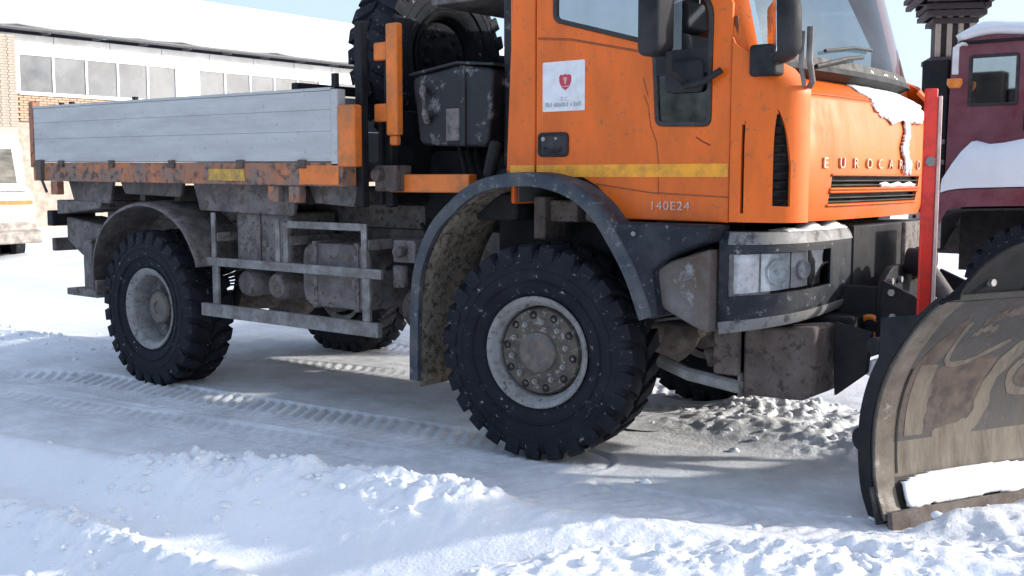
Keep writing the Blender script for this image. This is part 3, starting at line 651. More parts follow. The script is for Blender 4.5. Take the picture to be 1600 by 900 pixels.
part('rear_bulkhead', B().box(-.42, -.34, -.5, .95, 1.4, 2.7), 'dark', .02)
part('spare_shade_box', B().box(-1.36, -.45, .78, 1.06, 1.42, 2.92), 'dark', .02)  # unseen box added to keep the sun off the spare wheel
part('roof_rack_bar', B().box(-1.1, -.32, -.72, .72, 2.60, 2.69), 'chassis', .01)
part('red_cross_beam', B().box(-1.25, -.62, -.95, -.87, 1.455, 1.565), 'orange_dull', .008)
part('cab_lift_pump', B().box(-1.30, -1.12, -1.02, -.88, 1.46, 1.62).cyl((-1.25, -1.02, 1.56), (-1.25, -1.07, 1.56), .04, n=12), 'rustbrown', .01)
part('cab_mount', B().box(-.6, -.28, -.95, -.55, 1.30, 1.46).box(-.55, -.35, -.9, -.6, 1.46, 1.6).cyl((-.5, -.92, 1.55), (-.42, -.95, 1.75), .035, n=10), 'dark', .02)
b = B()
for y in (-.7, -.62, -.54): b.tube([(-.9, y, 1.75), (-.8, y-.05, 1.55), (-.6, y-.05, 1.45), (-.4, y, 1.42)], .018)
part('hose_bundle', b, 'dark', 0)

# ---- cab
DY = -1.05
door_out = [(-.072, 1.555), (.20, 1.555), (.31, 1.50), (.40, 1.405), (.45, 1.335), (1.032, 1.33), (1.036, 2.36), (.80, 2.86), (-.072, 2.86)]
win = rounded([(.035, 2.365), (.585, 2.205), (.62, 2.155), (.640, 1.80), (.935, 1.79), (.940, 2.34), (.74, 2.76), (.035, 2.76)], .04)
cab = B()
cab.box(-.262, -.235, -1.03, 1.03, 1.40, 2.90)                                   # back wall
rf = rounded([(-.27, -1.03), (.95, -1.03), (1.12, -.6), (1.15, 0), (1.12, .6), (.95, 1.03), (-.27, 1.03)], .1)
cab.prism(rf, 2.90, 2.98, 'z')
CAB = cab.build('cab', 'orange', T, bevel=.03, seg=3)
def cp(name, b, m, bevel=0., **k): return b.build(name, m, CAB, bevel=bevel, **k)
cp('floor_pan', B().prism([(-.25, 1.565), (.24, 1.565), (.45, 1.42), (.5, 1.345), (1.06, 1.345), (1.06, 1.37), (.52, 1.37), (.47, 1.45), (.26, 1.595), (-.25, 1.595)], -1.0, 1.0), 'dark')
cp('interior_lining', B().box(-.233, -.222, -1.0, 1.0, 1.41, 2.88), 'interior')
cp('rear_pillar', B().prism([(-.275, 1.575), (-.082, 1.575), (-.082, 2.88), (-.215, 2.88)], DY, DY+.05), 'orange', .01)
cp('pillar_tip', B().prism([(-.262, 1.560), (-.14, 1.560), (-.14, 1.574), (-.27, 1.574)], DY-.004, DY+.06), 'chassis_pale', .003)
for s in (-1, 1):
    # strip under the door line so that the shut gaps read dark
    o = B().prism([(-.09, 1.56), (.21, 1.56), (.41, 1.41), (.46, 1.34), (1.05, 1.335), (1.05, 1.45), (.5, 1.45), (.3, 1.62), (-.09, 1.66)], -1.03, -1.015).build('sill', 'seam', CAB); o.scale.y = -s
    o = B().box(-.09, -.05, -1.034, -1.02, 1.58, 2.88).build('door_jamb', 'seam', CAB); o.scale.y = -s
    o = B().box(1.0, 1.055, -1.034, -1.02, 1.34, 2.3).build('door_jamb', 'seam', CAB); o.scale.y = -s
# corner panel with its tall intake, curved in plan
PC = [Vector((1.046, -1.05)), Vector((1.228, -1.05)), Vector((1.318, -1.0)), Vector((1.327, -.878))]
def cc(t):
    a, b, c, d = PC; return a*(1-t)**3+b*3*t*(1-t)**2+c*3*t*t*(1-t)+d*t**3
def cornerf(t, v):
    zt = 2.20-.16*t**.5; z = 1.335+(zt-1.335)*v; p = cc(t)
    k = max(0, (z-1.95))*.9*t; return (p.x-k, p.y+k*.15, z)
def lohi(z):
    k = min(max(0, z-1.60), .235)/.235; return .44+.035*k**3, .665-.10*k-.075*k**5
def warp(q, v):
    t0 = q; z = 1.335+(2.20-.16*t0**.5-1.335)*v; lo, hi = lohi(z)
    if q < .5: t = lo*q/.5
    elif q < .74: t = lo+(hi-lo)*(q-.5)/.24
    else: t = hi+(1-hi)*(q-.74)/.26
    return t
def cornerw(q, v): return cornerf(warp(q, v), v)
us = sorted(set(lin(0, .5, 15)+lin(.5, .74, 9)+lin(.74, 1, 8)+[.115, .15])); vs = sorted(set(lin(0, 1, 40)))
def zof(t, v): return 1.335+(2.20-.16*t**.5-1.335)*v
def intake(q, v):
    z = zof(q, v)
    if .115 < q < .15 and 1.37 < z < 1.80: return True
    return .50 < q < .74 and 1.41 < z < 1.835
for s in (-1, 1):
    o = B().grid(cornerw, us, vs, intake).build('corner_panel', 'orange', CAB, solid=.02, soff=1, smooth=50, fixn=False); o.scale.y = -s
    o = B().grid(lambda t, v: (cornerf(t, v)[0]-.05, cornerf(t, v)[1]+.035, cornerf(t, v)[2]), lin(.05, .8, 9), lin(.02, .7, 5)).build('intake_back', 'rubber_trim', CAB); o.scale.y = -s
    for k, z in enumerate(lin(1.44, 1.78, 9)):
        def fin(t, d, z=z):
            p = cornerf(t, (z-1.335)/(2.20-.16*t**.5-1.335)); return (p[0]-.008-.02*d, p[1]+.012+.014*d, z+.012*d)
        lo_, w = lohi(z)
        o = B().grid(fin, lin(lo_, w, 4), (0, 1)).build('intake_fin', 'black', CAB, solid=.004); o.scale.y = -s
    # windscreen pillar
    pil = []
    for t in lin(0, 1, 7):
        a = Vector((1.06, -1.046, 2.12)).lerp(Vector((.81, -1.03, 2.90)), t); b_ = Vector((1.168, -.985, 2.0)).lerp(Vector((.945, -.94, 2.90)), t)
        m_ = a.lerp(b_, .55)+Vector((.012, -.014, 0)); pil.append([a, m_, b_, b_+Vector((-.03, .05, 0)), a+Vector((.0, .05, 0))])
    o = B().loft(pil).build('windscreen_pillar', 'orange', CAB, smooth=50); o.scale.y = -s
# bonnet: curved front panel
def basex(y): return 1.327+.05*(1-min(1.4, abs(y)/.87)**2.8)
def prof(z):
    if z < 1.62: return -.045*((1.62-z)/.29)**2
    if z < 1.93: return -.05*((z-1.62)/.31)**2
    if z < 1.945: return -.05-.018*(z-1.93)/.015
    if z < 1.96: return -.068+.002*(z-1.945)/.015
    return -.062-(z-1.96)*1.55-2.2*(z-1.96)**2
def bonf(y, z, out=0.):
    return (basex(y)+prof(z)+out, y, z)
zs = sorted(set([1.335, 1.345]+lin(1.36, 1.92, 22)+[1.415, 1.468, 1.495, 1.552, 1.93, 1.937, 1.945, 1.952, 1.96]+lin(1.98, 2.075, 6)))
yy = sorted(set(lin(-.863, .863, 54)+[-.63, .63]))
slot = lambda y, z: abs(y) < .631 and (1.415 < z < 1.468 or 1.495 < z < 1.552)
BON = B().grid(bonf, yy, zs, slot).build('bonnet', 'orange', T, solid=.02, soff=-1, smooth=40)
def bo(name, b, m, bevel=0., **k): return b.build(name, m, BON, bevel=bevel, **k)
bo('bonnet_gap', B().grid(lambda y, z: (basex(y)+prof(z)-.045, y*1.015, z), lin(-.868, .868, 40), lin(1.35, 2.0, 12)), 'seam')
for s in (-1, 1):
    bo('bonnet_seam', B().tube([(basex(.86)+prof(z)+.002, s*.8705, z) for z in lin(1.34, 2.06, 26)], .0075, 6), 'seam')
bo('crease_line', B().tube([bonf(y, 1.945, .004) for y in lin(-.86, .86, 40)], .005, 6), 'scuff_shade')
bo('grille_back', B().grid(lambda y, z: bonf(y, z, -.035), lin(-.66, .66, 30), (1.40, 1.57)), 'rubber_trim')
for z0, z1 in ((1.415, 1.468), (1.495, 1.552)):
    for f in (.28, .66):
        zc = z0+(z1-z0)*f
        bo('grille_slat', B().grid(lambda y, d: bonf(y, zc-.010*d, -.004-.024*d), lin(-.625, .625, 32), (0, 1)), 'black', solid=.006)
    # raised lip round each slot
    for za in (z0-.006, z1+.006):
        bo('grille_lip', B().tube([bonf(y, za, .004) for y in lin(-.64, .64, 36)], .007, 6), 'orange', smooth=60)
bo('grille_snow', B().grid(lambda y, d: bonf(y, 1.497+.018*d*(.6+.4*math.sin(y*31)), .004-.016*d), lin(-.02, .55, 40), (0, .5, 1)), 'snowclean', solid=.012, soff=1)
LX = .735
for k, chh in enumerate('EUROCARGO'):
    text_mesh(chh, .072, .004, lambda x, y, z, k=k: Vector(bonf(-LX+k*.158+x*1.25, 1.592+y, .006+z)), 'letter', 'silver', BON)
# snow stuck on the bonnet and the melt run below it
def snowpatch(name, inside, m, h, ylo, yhi, zlo, zhi, ny, nz, par, fn, seed=3, nw=1.5, ns=24):
    b = B(); ys_ = np.linspace(ylo, yhi, ny); zs_ = np.linspace(zlo, zhi, nz); A, Zz = np.meshgrid(ys_, zs_, indexing='ij')
    msk = inside(A, Zz); nzv = fbm(A, Zz, ns, 4, seed); th = np.clip(msk*2.2+(nzv-.5)*nw, -.5, 1)
    idx = {}
    def V(i, j):
        if (i, j) not in idx:
            idx[(i, j)] = len(b.v); b.v.append(tuple(fn(A[i, j], Zz[i, j], .003+h*max(0, th[i, j])**.6*(.6+.8*nzv[i, j]))))
        return idx[(i, j)]
    for i in range(ny-1):
        for j in range(nz-1):
            if min(th[i, j], th[i+1, j], th[i, j+1], th[i+1, j+1]) > 0: b.f.append((V(i, j), V(i+1, j), V(i+1, j+1), V(i, j+1)))
    return b.build(name, m, par, smooth=80, solid=.01)
def patch(a, z):
    blob = 1.1-(np.abs((a-.39)/.46)**4+np.abs((z-1.98)/.13)**4)
    blob = np.maximum(blob, 1-(((a-.16)/.14)**2+((z-1.90)/.075)**2))
    run = 1-(np.abs((a-.33-.05*np.sin(z*25))/.052)**2+np.maximum(0, np.abs(z-1.75)-.12)*14)
    run2 = 1-(np.abs((a-.30)/.028)**2+np.maximum(0, np.abs(z-1.66)-.07)*20)
    return np.maximum(np.maximum(blob, run), run2)
snowpatch('snow_patch', patch, 'snowclean', .021, -.12, .85, 1.56, 2.078, 130, 80, BON, lambda y, z, o: bonf(y, z, o), 3, 2.2, 20)
# scuttle, windscreen, wipers
def wsx(y, t): return (1.158+.10*(1-abs(y/.97)**2.4))*(1-t)+(.95+.10*(1-abs(y/.97)**2.4))*t
def wsf(y, t): return (wsx(y, t), y*(1-.04*t), 2.095+.79*t)
cp('scuttle', B().grid(lambda y, t: ((basex(y)-.215)*(1-t)+(wsx(y, 0)+.006)*t, y*(1+.05*t), 2.062+.035*t), lin(-.87, .87, 30), (0, .5, 1)), 'black', solid=.03)
cp('windscreen', B().grid(wsf, lin(-.955, .955, 30), lin(.015, 1, 10)), 'glass_ws', smooth=60)
for t0, t1 in ((0., .055), (.945, 1.)):
    cp('windscreen_seal', B().grid(lambda y, t: (wsf(y, t)[0]+.003, wsf(y, t)[1], wsf(y, t)[2]), lin(-.96, .96, 30), (t0, t1)), 'rubber_trim', solid=.006)
for y0, y1 in ((-.62, -.05), (.02, .55)):
    p0 = Vector(wsf(y0, 0))+Vector((.035, 0, -.01)); p1 = Vector(wsf(y1, .10))+Vector((.03, 0, 0))
    cp('wiper', B().tube([p0, p0.lerp(p1, .5)+Vector((.03, 0, .012)), p1], .011).tube([Vector(wsf(y1-.42, .10))+Vector((.018, 0, 0)), Vector(wsf(y1-.05, .16))+Vector((.018, 0, 0)), Vector(wsf(y1+.2, .17))+Vector((.018, 0, 0))], .009), 'rubber_trim')
def scs(a, z): return 1-(np.abs((a-.2)/.62)**4+np.abs((z-.5)/.42)**2)-.25
snowpatch('scuttle_snow', scs, 'snowclean', .018, -.55, .84, 0., 1., 110, 26, CAB, lambda y, z, o: ((basex(y)-.20)*(1-z)+(wsx(y, 0)+.012)*z, y, 2.072+.035*z+o), 9)
# interior
for y in (-.5, .5):
    st = cp('seat', B().prism(rounded([(.05, 1.72), (.55, 1.76), (.56, 1.86), (.18, 1.86), (.06, 2.45), (-.08, 2.43), (-.02, 1.80)], .05), y-.24, y+.24), 'seatfab', .04, seg=3)
    B().prism(rounded([(-.07, 2.46), (.04, 2.48), (.02, 2.66), (-.08, 2.64)], .03), y-.13, y+.13).build('headrest', 'seatfab', st.parent, bevel=.02)
cp('dashboard', B().prism(rounded([(.86, 1.45), (1.02, 1.45), (1.17, 2.04), (.98, 2.10), (.82, 1.98)], .05), -.95, .95), 'interior', .02)
cp('steering_wheel', B().lathe([(.21+.016*math.cos(a), .016*math.sin(a)) for a in lin(0, 2*math.pi, 9)[:-1]], n=32, ax='z', close=True), 'rubber_trim')
CAB.children[-1].location = (.66, .5, 2.08); CAB.children[-1].rotation_euler = (0, R(-35), 0)
# doors
def make_door(s):
    d = panel('door', door_out, [win], DY, 'orange', T, .022, .006)
    D = lambda name, b, m, bevel=0., **k: b.build(name, m, d, bevel=bevel, **k)
    D('window_frame', ring(B(), win, .022, DY-.006, DY+.012), 'rubber_trim', .003)
    D('window_bar', B().prism([(.628, 2.045), (.935, 2.045), (.938, 2.165), (.62, 2.165)], DY-.004, DY+.014), 'black', .004)
    D('window_divider', B().prism([(.605, 2.17), (.645, 2.165), (.645, 2.74), (.605, 2.74)], DY-.002, DY+.016), 'rubber_trim', .003)
    D('window_pane', B().add([(.04, DY+.008, 2.37), (.60, DY+.008, 2.20), (.60, DY+.008, 2.75), (.04, DY+.008, 2.75)], [(0, 1, 2, 3)]), 'glass_side')
    D('window_pane', B().add([(.64, DY+.008, 2.16), (.935, DY+.008, 2.16), (.935, DY+.008, 2.34), (.76, DY+.008, 2.74), (.64, DY+.008, 2.74)], [(0, 1, 2, 3, 4)]), 'glass')
    D('lower_pane', B().add([(.65, DY+.006, 1.80), (.93, DY+.006, 1.80), (.93, DY+.006, 2.06), (.63, DY+.006, 2.06)], [(0, 1, 2, 3)]), 'glass_low')
    # recessed grab handle
    hp = rounded([(-.058, 1.655), (.135, 1.655), (.135, 1.785), (-.058, 1.785)], .03)
    h = D('handle_cup', ring(B(), hp, .016, DY-.010, DY+.006), 'black', .003)
    D('handle_well', B().prism(offset(hp, .012), DY-.0045, DY+.01), 'rubber_trim')
    D('handle', B().tube([(-.02, DY-.006, 1.70), (-.005, DY-.022, 1.688), (.07, DY-.022, 1.685), (.09, DY-.006, 1.70)], .009), 'black')
    D('lock', B().cyl((-.02, DY-.004, 1.75), (-.02, DY-.014, 1.75), .012, n=14).cyl((.06, DY-.004, 1.752), (.06, DY-.012, 1.752), .008, n=12), 'nut')
    D('side_stripe', B().box(-.068, 1.028, DY-.0035, DY+.002, 1.548, 1.612), 'yellow')
    # shadow of the crease below the window, painted brown, and the wandering scuff line
    D('door_crease_shade', B().tube([(-.06, DY, 2.285), (.15, DY+.002, 2.262), (.60, DY+.001, 2.16)], .007, 6), 'scuff_shade')
    D('scratch', B().tube([(.575, DY, 1.955), (.60, DY, 1.90), (.615, DY, 1.80), (.648, DY, 1.72), (.66, DY, 1.62), (.662, DY, 1.46)], 0.0032, 5), 'scuff_shade')
    D('scratch', B().tube([(.86, DY, 1.74), (.90, DY, 1.715), (.935, DY, 1.70)], .004, 5), 'seam')
    D('door_fold', B().tube([(.30, DY+.001, 1.513), (.62, DY+.001, 1.47), (1.03, DY+.001, 1.452)], .005, 5), 'scuff_shade')
    D('lower_scratch', B().tube([(.60, DY, 1.945), (.585, DY, 1.99), (.57, DY, 2.04)], .003, 5), 'scuff_shade')
    return d
door = make_door(-1)
D = lambda name, b, m, bevel=0., **k: b.build(name, m, door, bevel=bevel, **k)
D('pillar_stripe', B().box(-.245, -.084, DY-.0035, DY+.002, 1.55, 1.612), 'yellow')
D('sticker', B().prism(rounded([(-.03, 1.895), (.232, 1.895), (.232, 2.155), (-.03, 2.155)], .008, 2), DY-.0030, DY+.002), 'sticker')
cr = [(.075, 2.075), (.085, 2.085), (.10, 2.082), (.113, 2.088), (.126, 2.082), (.141, 2.085), (.151, 2.073), (.149, 2.045), (.135, 2.018), (.113, 2.003), (.091, 2.018), (.077, 2.045)]
D('crest', B().prism(cr, DY-.0045, DY-.0025), 'stickred')
D('crest_detail', B().prism([(.10, 2.07), (.126, 2.07), (.113, 2.03)], DY-.0055, DY-.004).prism([(.09, 2.025), (.136, 2.025), (.136, 2.021), (.09, 2.021)], DY-.0055, DY-.004), 'lettergrey')
text_mesh('T.C.', .03, .0008, lambda x, y, z: Vector((.083+x, DY-.004-z, 1.948+y)), 'sticker_print', 'stickgrey', door)
b = B(); x = -.012; rr_ = random.Random(4)
while x < .205:
    w = rr_.choice((.006, .009, .012)); b.box(x, x+w, DY-.0045, DY-.0025, 1.918, 1.918+rr_.choice((.018, .024, .022))); x += w+rr_.choice((.004, .004, .012))
D('sticker_print', b, 'stickgrey')
text_mesh('140E24', .062, .0012, lambda x, y, z: Vector((.615+x*1.08, DY-.004-z, 1.385+y)), 'model_lettering', 'lettergrey', door, 1.12)
far = panel('door', door_out, [win], DY, 'orange', T, .022, .006); far.scale.y = -1
B().add([(.04, DY+.008, 2.37), (.60, DY+.008, 2.20), (.935, DY+.008, 2.16), (.935, DY+.008, 2.34), (.75, DY+.008, 2.75), (.04, DY+.008, 2.75)], [(0, 1, 2, 3, 4, 5)]).build('window_pane', 'glass', far)
ring(B(), win, .022, DY-.006, DY+.012).build('window_frame', 'rubber_trim', far)
o = B().prism([(-.275, 1.575), (-.082, 1.575), (-.082, 2.88), (-.215, 2.88)], -DY-.05, -DY).build('rear_pillar', 'orange', CAB, bevel=.01)
# mirrors
def mirror(c, sx, sz, arm, rz=0., tilt=0.):
    lp = rounded([(-sx/2, -sz/2), (sx/2, -sz/2), (sx/2, sz/2), (-sx/2, sz/2)], .035)
    o = B().loft([[(a*k, y, z*k) for a, z in lp] for y, k in ((-.055, .72), (-.045, .9), (-.01, 1.), (.05, 1.), (.06, .97))]).build('mirror', 'black', T, bevel=0, smooth=50)
    o.location = c; o.rotation_euler = (0, tilt, rz)
    B().prism(offset(lp, .012), .062, .066).build('mirror_glass', 'mirror', o)
    B().tube(arm, .017, 10).build('mirror_arm', 'black', T, smooth=60)
    return o
mirror((.80, -1.24, 2.345), .14, .40, [(.80, -1.22, 2.14), (.80, -1.2, 2.05), (.83, -1.12, 2.00), (.84, -1.05, 1.98)], R(82))
part('mirror_bracket', B().prism(rounded([(.70, 1.955), (.90, 1.955), (.90, 2.11), (.70, 2.11)], .03), -1.075, -1.052), 'black', .01)
part('mirror_stay', B().tube([(.83, -1.12, 1.98), (.92, -1.10, 2.0), (1.0, -1.08, 2.05)], .016), 'black', 0)
m2 = mirror((1.375, -1.06, 2.235), .19, .27, [(1.33, -1.05, 2.13), (1.29, -1.06, 2.10), (1.235, -1.06, 2.09)], R(128), R(8))
part('mirror_base', B().box(1.135, 1.262, -1.09, -.98, 2.01, 2.155), 'black', .018, seg=3)
part('mirror_rod', B().tube([(1.40, -1.04, 2.22), (1.395, -1.03, 2.08), (1.37, -.93, 1.985), (1.345, -.90, 1.965)], .014).tube([(1.375, -1.06, 2.2), (1.36, -1.04, 2.05), (1.34, -.95, 1.97)], .010), 'guard', 0)
# ---- bumper with the wrap round lamps
BP = [Vector(p) for p in ((1.0, -1.068), (1.105, -1.058), (1.215, -.975), (1.297, -.80), (1.328, -.55), (1.335, -.30))]
def bpl(t): return Vector(curve(BP, 2)[0]) if t <= 0 else Vector(bcurve[min(60, int(round(t*60)))])
bcurve = curve(BP, 61)
def bumpf(t, v, out=0.):
    k = t*60; i = min(59, int(k)); u = k-i; p = Vector(bcurve[i]).lerp(Vector(bcurve[i+1]), u); d = (Vector(bcurve[i+1])-Vector(bcurve[i])).normalized(); n_ = Vector((d.y, -d.x))
    zb = .79+.10*t; z = zb+(1.285-zb)*v; o = out-.018*max(0, (v-.86)/.14)**2-.02*max(0, (.12-v)/.12)**2
    return (p.x+n_.x*o, p.y+n_.y*o, z)
lamp = lambda t, v: .10 < t < .80 and .36 < v < .79
tu = sorted(set(lin(0, 1, 41)+[.10, .80])); tv = sorted(set(lin(0, 1, 24)+[.36, .79]))
for s in (-1, 1):
    bm_ = B().grid(bumpf, tu, tv, lamp).build('bumper', 'navy', T, solid=.03, soff=-1, smooth=45, fixn=False); bm_.scale.y = -s
    B().grid(lambda t, d: (bumpf(t, 1)[0]-.30*d, bumpf(t, 1)[1]+.12*d, 1.288-.006*d), lin(.12, 1, 20), (0, .5, 1)).build('bumper_top', 'trim', bm_, solid=.01)
    B().grid(lambda t, v: bumpf(t, v, .004), lin(.10, 1, 30), (.88, .94, 1)).build('bumper_brow', 'trim', bm_, solid=.006)
    B().grid(lambda t, v: bumpf(t, v, .004), lin(0, 1, 30), (0, .06, .12)).build('bumper_lip', 'trim', bm_, solid=.006)
    hl = B().grid(lambda t, v: bumpf(t, v, -.07), lin(.09, .81, 24), lin(.34, .80, 4)).build('headlight', 'dark', T, smooth=50); hl.scale.y = -s
    for a, c, m_ in ((.115, .345, 'lampwhite'), (.355, .56, 'lens'), (.57, .69, 'lens'), (.70, .785, 'rimgrey')):
        B().grid(lambda t, v: bumpf(t, v, -.045+.012*math.sin(math.pi*(t-a)/(c-a))), lin(a, c, 7), lin(.38, .775, 5)).build('lamp_unit', m_, hl, solid=.02, smooth=50)
    for tc_, rr_2 in ((.46, .060), (.63, .046)):
        p = Vector(bumpf(tc_, .575, -.028)); q = Vector(bumpf(tc_, .575, .03)); dirv = (q-p).normalized()
        bb = B(); qq = dirv.to_track_quat('Z', 'Y')
        secs = [[p+qq @ Vector((r_*math.cos(a), r_*math.sin(a), w)) for a in lin(0, 2*math.pi, 25)[:-1]] for r_, w in ((rr_2, 0), (rr_2, .012), (rr_2*.9, .014), (rr_2*.78, .0), (rr_2*.4, -.010), (.012, -.012), (.012, .006), (.002, .008))]
        bb.loft(secs, True, False); bb.build('reflector_bowl', 'lens', hl, smooth=50)
    B().grid(lambda t, v: bumpf(t, v, -.006), lin(.105, .795, 20), lin(.365, .785, 4)).build('lens_cover', 'clear', hl, smooth=60)
    B().grid(lambda t, v: bumpf(t, v, -.03), (.347, .353), (.37, .78)).build('lamp_rib', 'dark', hl, solid=.03)
part('bumper_snow', B().grid(lambda t, d: (bumpf(t, 1)[0]-.12*d-.004, bumpf(t, 1)[1]+.05*d, 1.292+.05*math.sin(math.pi*d)**.6*(.6+.4*math.sin(t*37))*min(1, (t-.5)*4)), lin(.52, 1, 30), lin(0, 1, 7)), 'snowclean', 0, solid=.012)
part('cowl_bolt', B().cyl((.62, -1.20, 1.27), (.62, -1.212, 1.27), .012, n=10), 'nut', 0)
# below the bumper: skid box, drag link, deflector plates
part('front_skid', B().prism([(1.0, .80), (1.36, .83), (1.37, .50), (1.30, .46), (1.0, .45)], -.80, -.45), 'rustbrown', .02)
part('skid_edge', B().box(.985, 1.0, -.82, -.44, .44, .83), 'chassis_pale', .004)
part('deflector_plate', B().prism([(1.38, .84), (1.56, .80), (1.54, .60), (1.39, .47)], -.62, -.58), 'dark', .006)
part('drag_link', B().tube([(.50, -.72, .56), (.70, -.78, .52), (1.0, -.80, .49)], .035, 10), 'guard', 0)
part('front_bracket', B().box(.86, 1.0, -.84, -.6, .55, .9).cyl((.75, -.7, .6), (1.1, -.5, .72), .05, n=12), 'rustbrown', .015)
part('tow_eye', B().lathe([(.05+.018*math.cos(a), .018*math.sin(a)) for a in lin(0, 2*math.pi, 9)[:-1]], c=(1.47, -.38, .80), n=20, close=True), 'lampamber', 0)
# centre: mounting plate and lift frame carried by the truck
part('radiator_panel', B().box(1.30, 1.345, -.30, .90, .86, 1.30), 'dark', .01)
part('tow_beam', B().box(1.20, 1.44, -.55, .55, .62, .86), 'dark', .015)
part('cooler_panel', B().box(1.44, 1.465, .10, .42, 1.07, 1.31), 'chassis_pale', .01)
part('cooler_snow', B().box(1.43, 1.50, .08, .46, 1.03, 1.062), 'snowclean', .012)
mp = part('plow_mount_plate', B().prism(rounded([(-.40, .70), (.42, .70), (.42, 1.03), (.30, 1.10), (-.28, 1.10), (-.40, 1.03)], .04), 1.50, 1.535, 'x'), 'dark', .006)
for y in (-.33, -.20, .05, .33):
    for z in (.76, .90, 1.03): B().cyl((1.535, y, z), (1.555, y, z), .017, n=6).build('bolt', 'nut', mp)
for s in (-1, 1): part('mount_arm', B().box(1.30, 1.50, s*.36-.03, s*.36+.03, .66, 1.0), 'dark', .01)

# ------------------------------------------------------------------ the snow plow
FIT[:] = [1., 0.]
PU = Vector((.436, .90, 0)).normalized(); PN = Vector((PU.y, -PU.x, 0)); P0 = Vector((2.575, .211, 0))
PL = empty('snow_plow', P0); PL.rotation_euler = (0, 0, math.atan2(PU.y, PU.x))      # local x along the blade, local -y forward
tag(PL, 'worn brown curved snow plow blade at the front of the orange truck', 'snow plow')
PR = curve([(-.035, .03), (-.085, .13), (-.112, .28), (-.112, .46), (-.075, .62), (.0, .77), (.135, .945), (.265, 1.06)], 28)
def pf(u, k, out=0.):
    i = min(26, int(k)); w = k-i; a = Vector(PR[i]).lerp(Vector(PR[i+1]), w); d = (Vector(PR[i+1])-Vector(PR[i])).normalized(); n_ = Vector((d.y, -d.x)); a = a+n_*out
    return (u, -a.x, a.y)
KZ = [p[1] for p in PR]
def kz(z): return float(np.interp(z, KZ, range(28)))
def pp(name, b, m, bevel=0., **k): return b.build(name, m, PL, bevel=bevel, **k)
HW = 1.45
MB_ = pp('mouldboard', B().grid(lambda u, k: pf(u, k), lin(-HW, HW, 31), list(range(28))), 'blade', solid=.014, soff=1, smooth=50)
pp('end_strip', B().grid(lambda u, k: pf(u, k, .005), (-HW-.005, -HW+.10), list(range(28))), 'bladeedge', solid=.012, smooth=50)
pp('end_strip', B().grid(lambda u, k: pf(u, k, .012), (HW-.10, HW+.005), list(range(28))), 'bladeedge', solid=.012, smooth=50)
pp('tan_band', B().grid(lambda u, k: pf(u, k, .0018), lin(-HW+.105, HW-.105, 20), lin(kz(.20), kz(.36), 6)), 'bladetan', smooth=50)  # tan band low on the blade, paler than the steel above
pp('inner_strip', B().grid(lambda u, k: pf(u, k, .0016), (-HW+.18, -HW+.29), lin(kz(.38), kz(.72), 10)), 'bladetan', smooth=50)
pp('cutting_edge', B().grid(lambda u, z: (u, .012+.012*z-.004, -.01+.085*z), lin(-HW, HW, 13), (0, 1)), 'cutedge', .004, solid=.03)
def dh(u): return .25*max(0., 1-(1-min(1., (HW+.03-abs(u))/.55))**2)**.62
DEF = pp('deflector', B().grid(lambda u, w: (u, -(.25+.10*w*(.4+.6*w)), 1.045+(dh(u)+.012)*w), sorted(lin(-HW-.028, HW+.028, 60)+[-HW-.02, -HW, -HW+.02, HW-.02, HW, HW+.02]), lin(0, 1, 6)), 'flap', solid=.014, smooth=60)
pp('deflector_clamp', B().box(-HW, HW, -.285, -.262, 1.045, 1.075), 'dark', .004)
for u in lin(-1.23, 1.23, 9): pp('deflector_bolt', B().cyl((u, -.27, 1.12), (u, -.31, 1.12), .016, n=8), 'nut')
# rear ribs, spine tube and the dark end rib that closes the near end
for i, u in enumerate(lin(-HW, HW, 9)):
    back = [(-p[0]+.0, p[1]) for p in PR]; bk = [(y+.012, z) for y, z in back]; far_ = [(max(y, .0)+.09 if z < .95 else y+.04, z) for y, z in back]
    b = B(); v = [(u-.008, y, z) for y, z in bk]+[(u-.008, y, z) for y, z in far_]+[(u+.008, y, z) for y, z in bk]+[(u+.008, y, z) for y, z in far_]
    n = len(bk); f = []
    for k in range(n-1): f += [(k, k+1, n+k+1, n+k), (2*n+k, 3*n+k, 3*n+k+1, 2*n+k+1), (k, 2*n+k, 2*n+k+1, k+1), (n+k, n+k+1, 3*n+k+1, 3*n+k)]
    f += [(0, n, 3*n, 2*n), (n-1, 3*n-1, 4*n-1, 2*n-1)]
    pp('rib', b.add(v, f), 'dark')
pp('spine_tube', B().cyl((-HW+.02, .22, .36), (HW-.02, .22, .36), .055, n=16).cyl((-HW+.02, .16, .80), (HW-.02, .16, .80), .04, n=14), 'dark')
pp('end_groove', B().grid(lambda u, k: pf(u, k, .0135), (-HW+.112, -HW+.125), lin(kz(.22), kz(.72), 12)), 'dark', solid=.004)
pp('rubber_flap', B().grid(lambda u, z: (u, .055+.05*z, .01+.16*z), lin(-HW-.03, HW+.03, 16), (0, 1)), 'rubber_trim', solid=.012)
# snow packed on the foot of the blade
def footsnow(a, z): return np.where(np.abs(a) < HW-.115, 1-np.clip((np.abs(a)-HW+.2)/.09, 0, 1)**3*.6-np.abs((z-.125-.012*np.sin(a*5))/.078)**4-.10*np.sin(a*9), -1)
snowpatch('packed_snow', footsnow, 'snowclean', .022, -HW, HW, .03, .23, 230, 30, PL, lambda u, z, o: pf(u, kz(z), .020+o), 15, 2.4, 9)
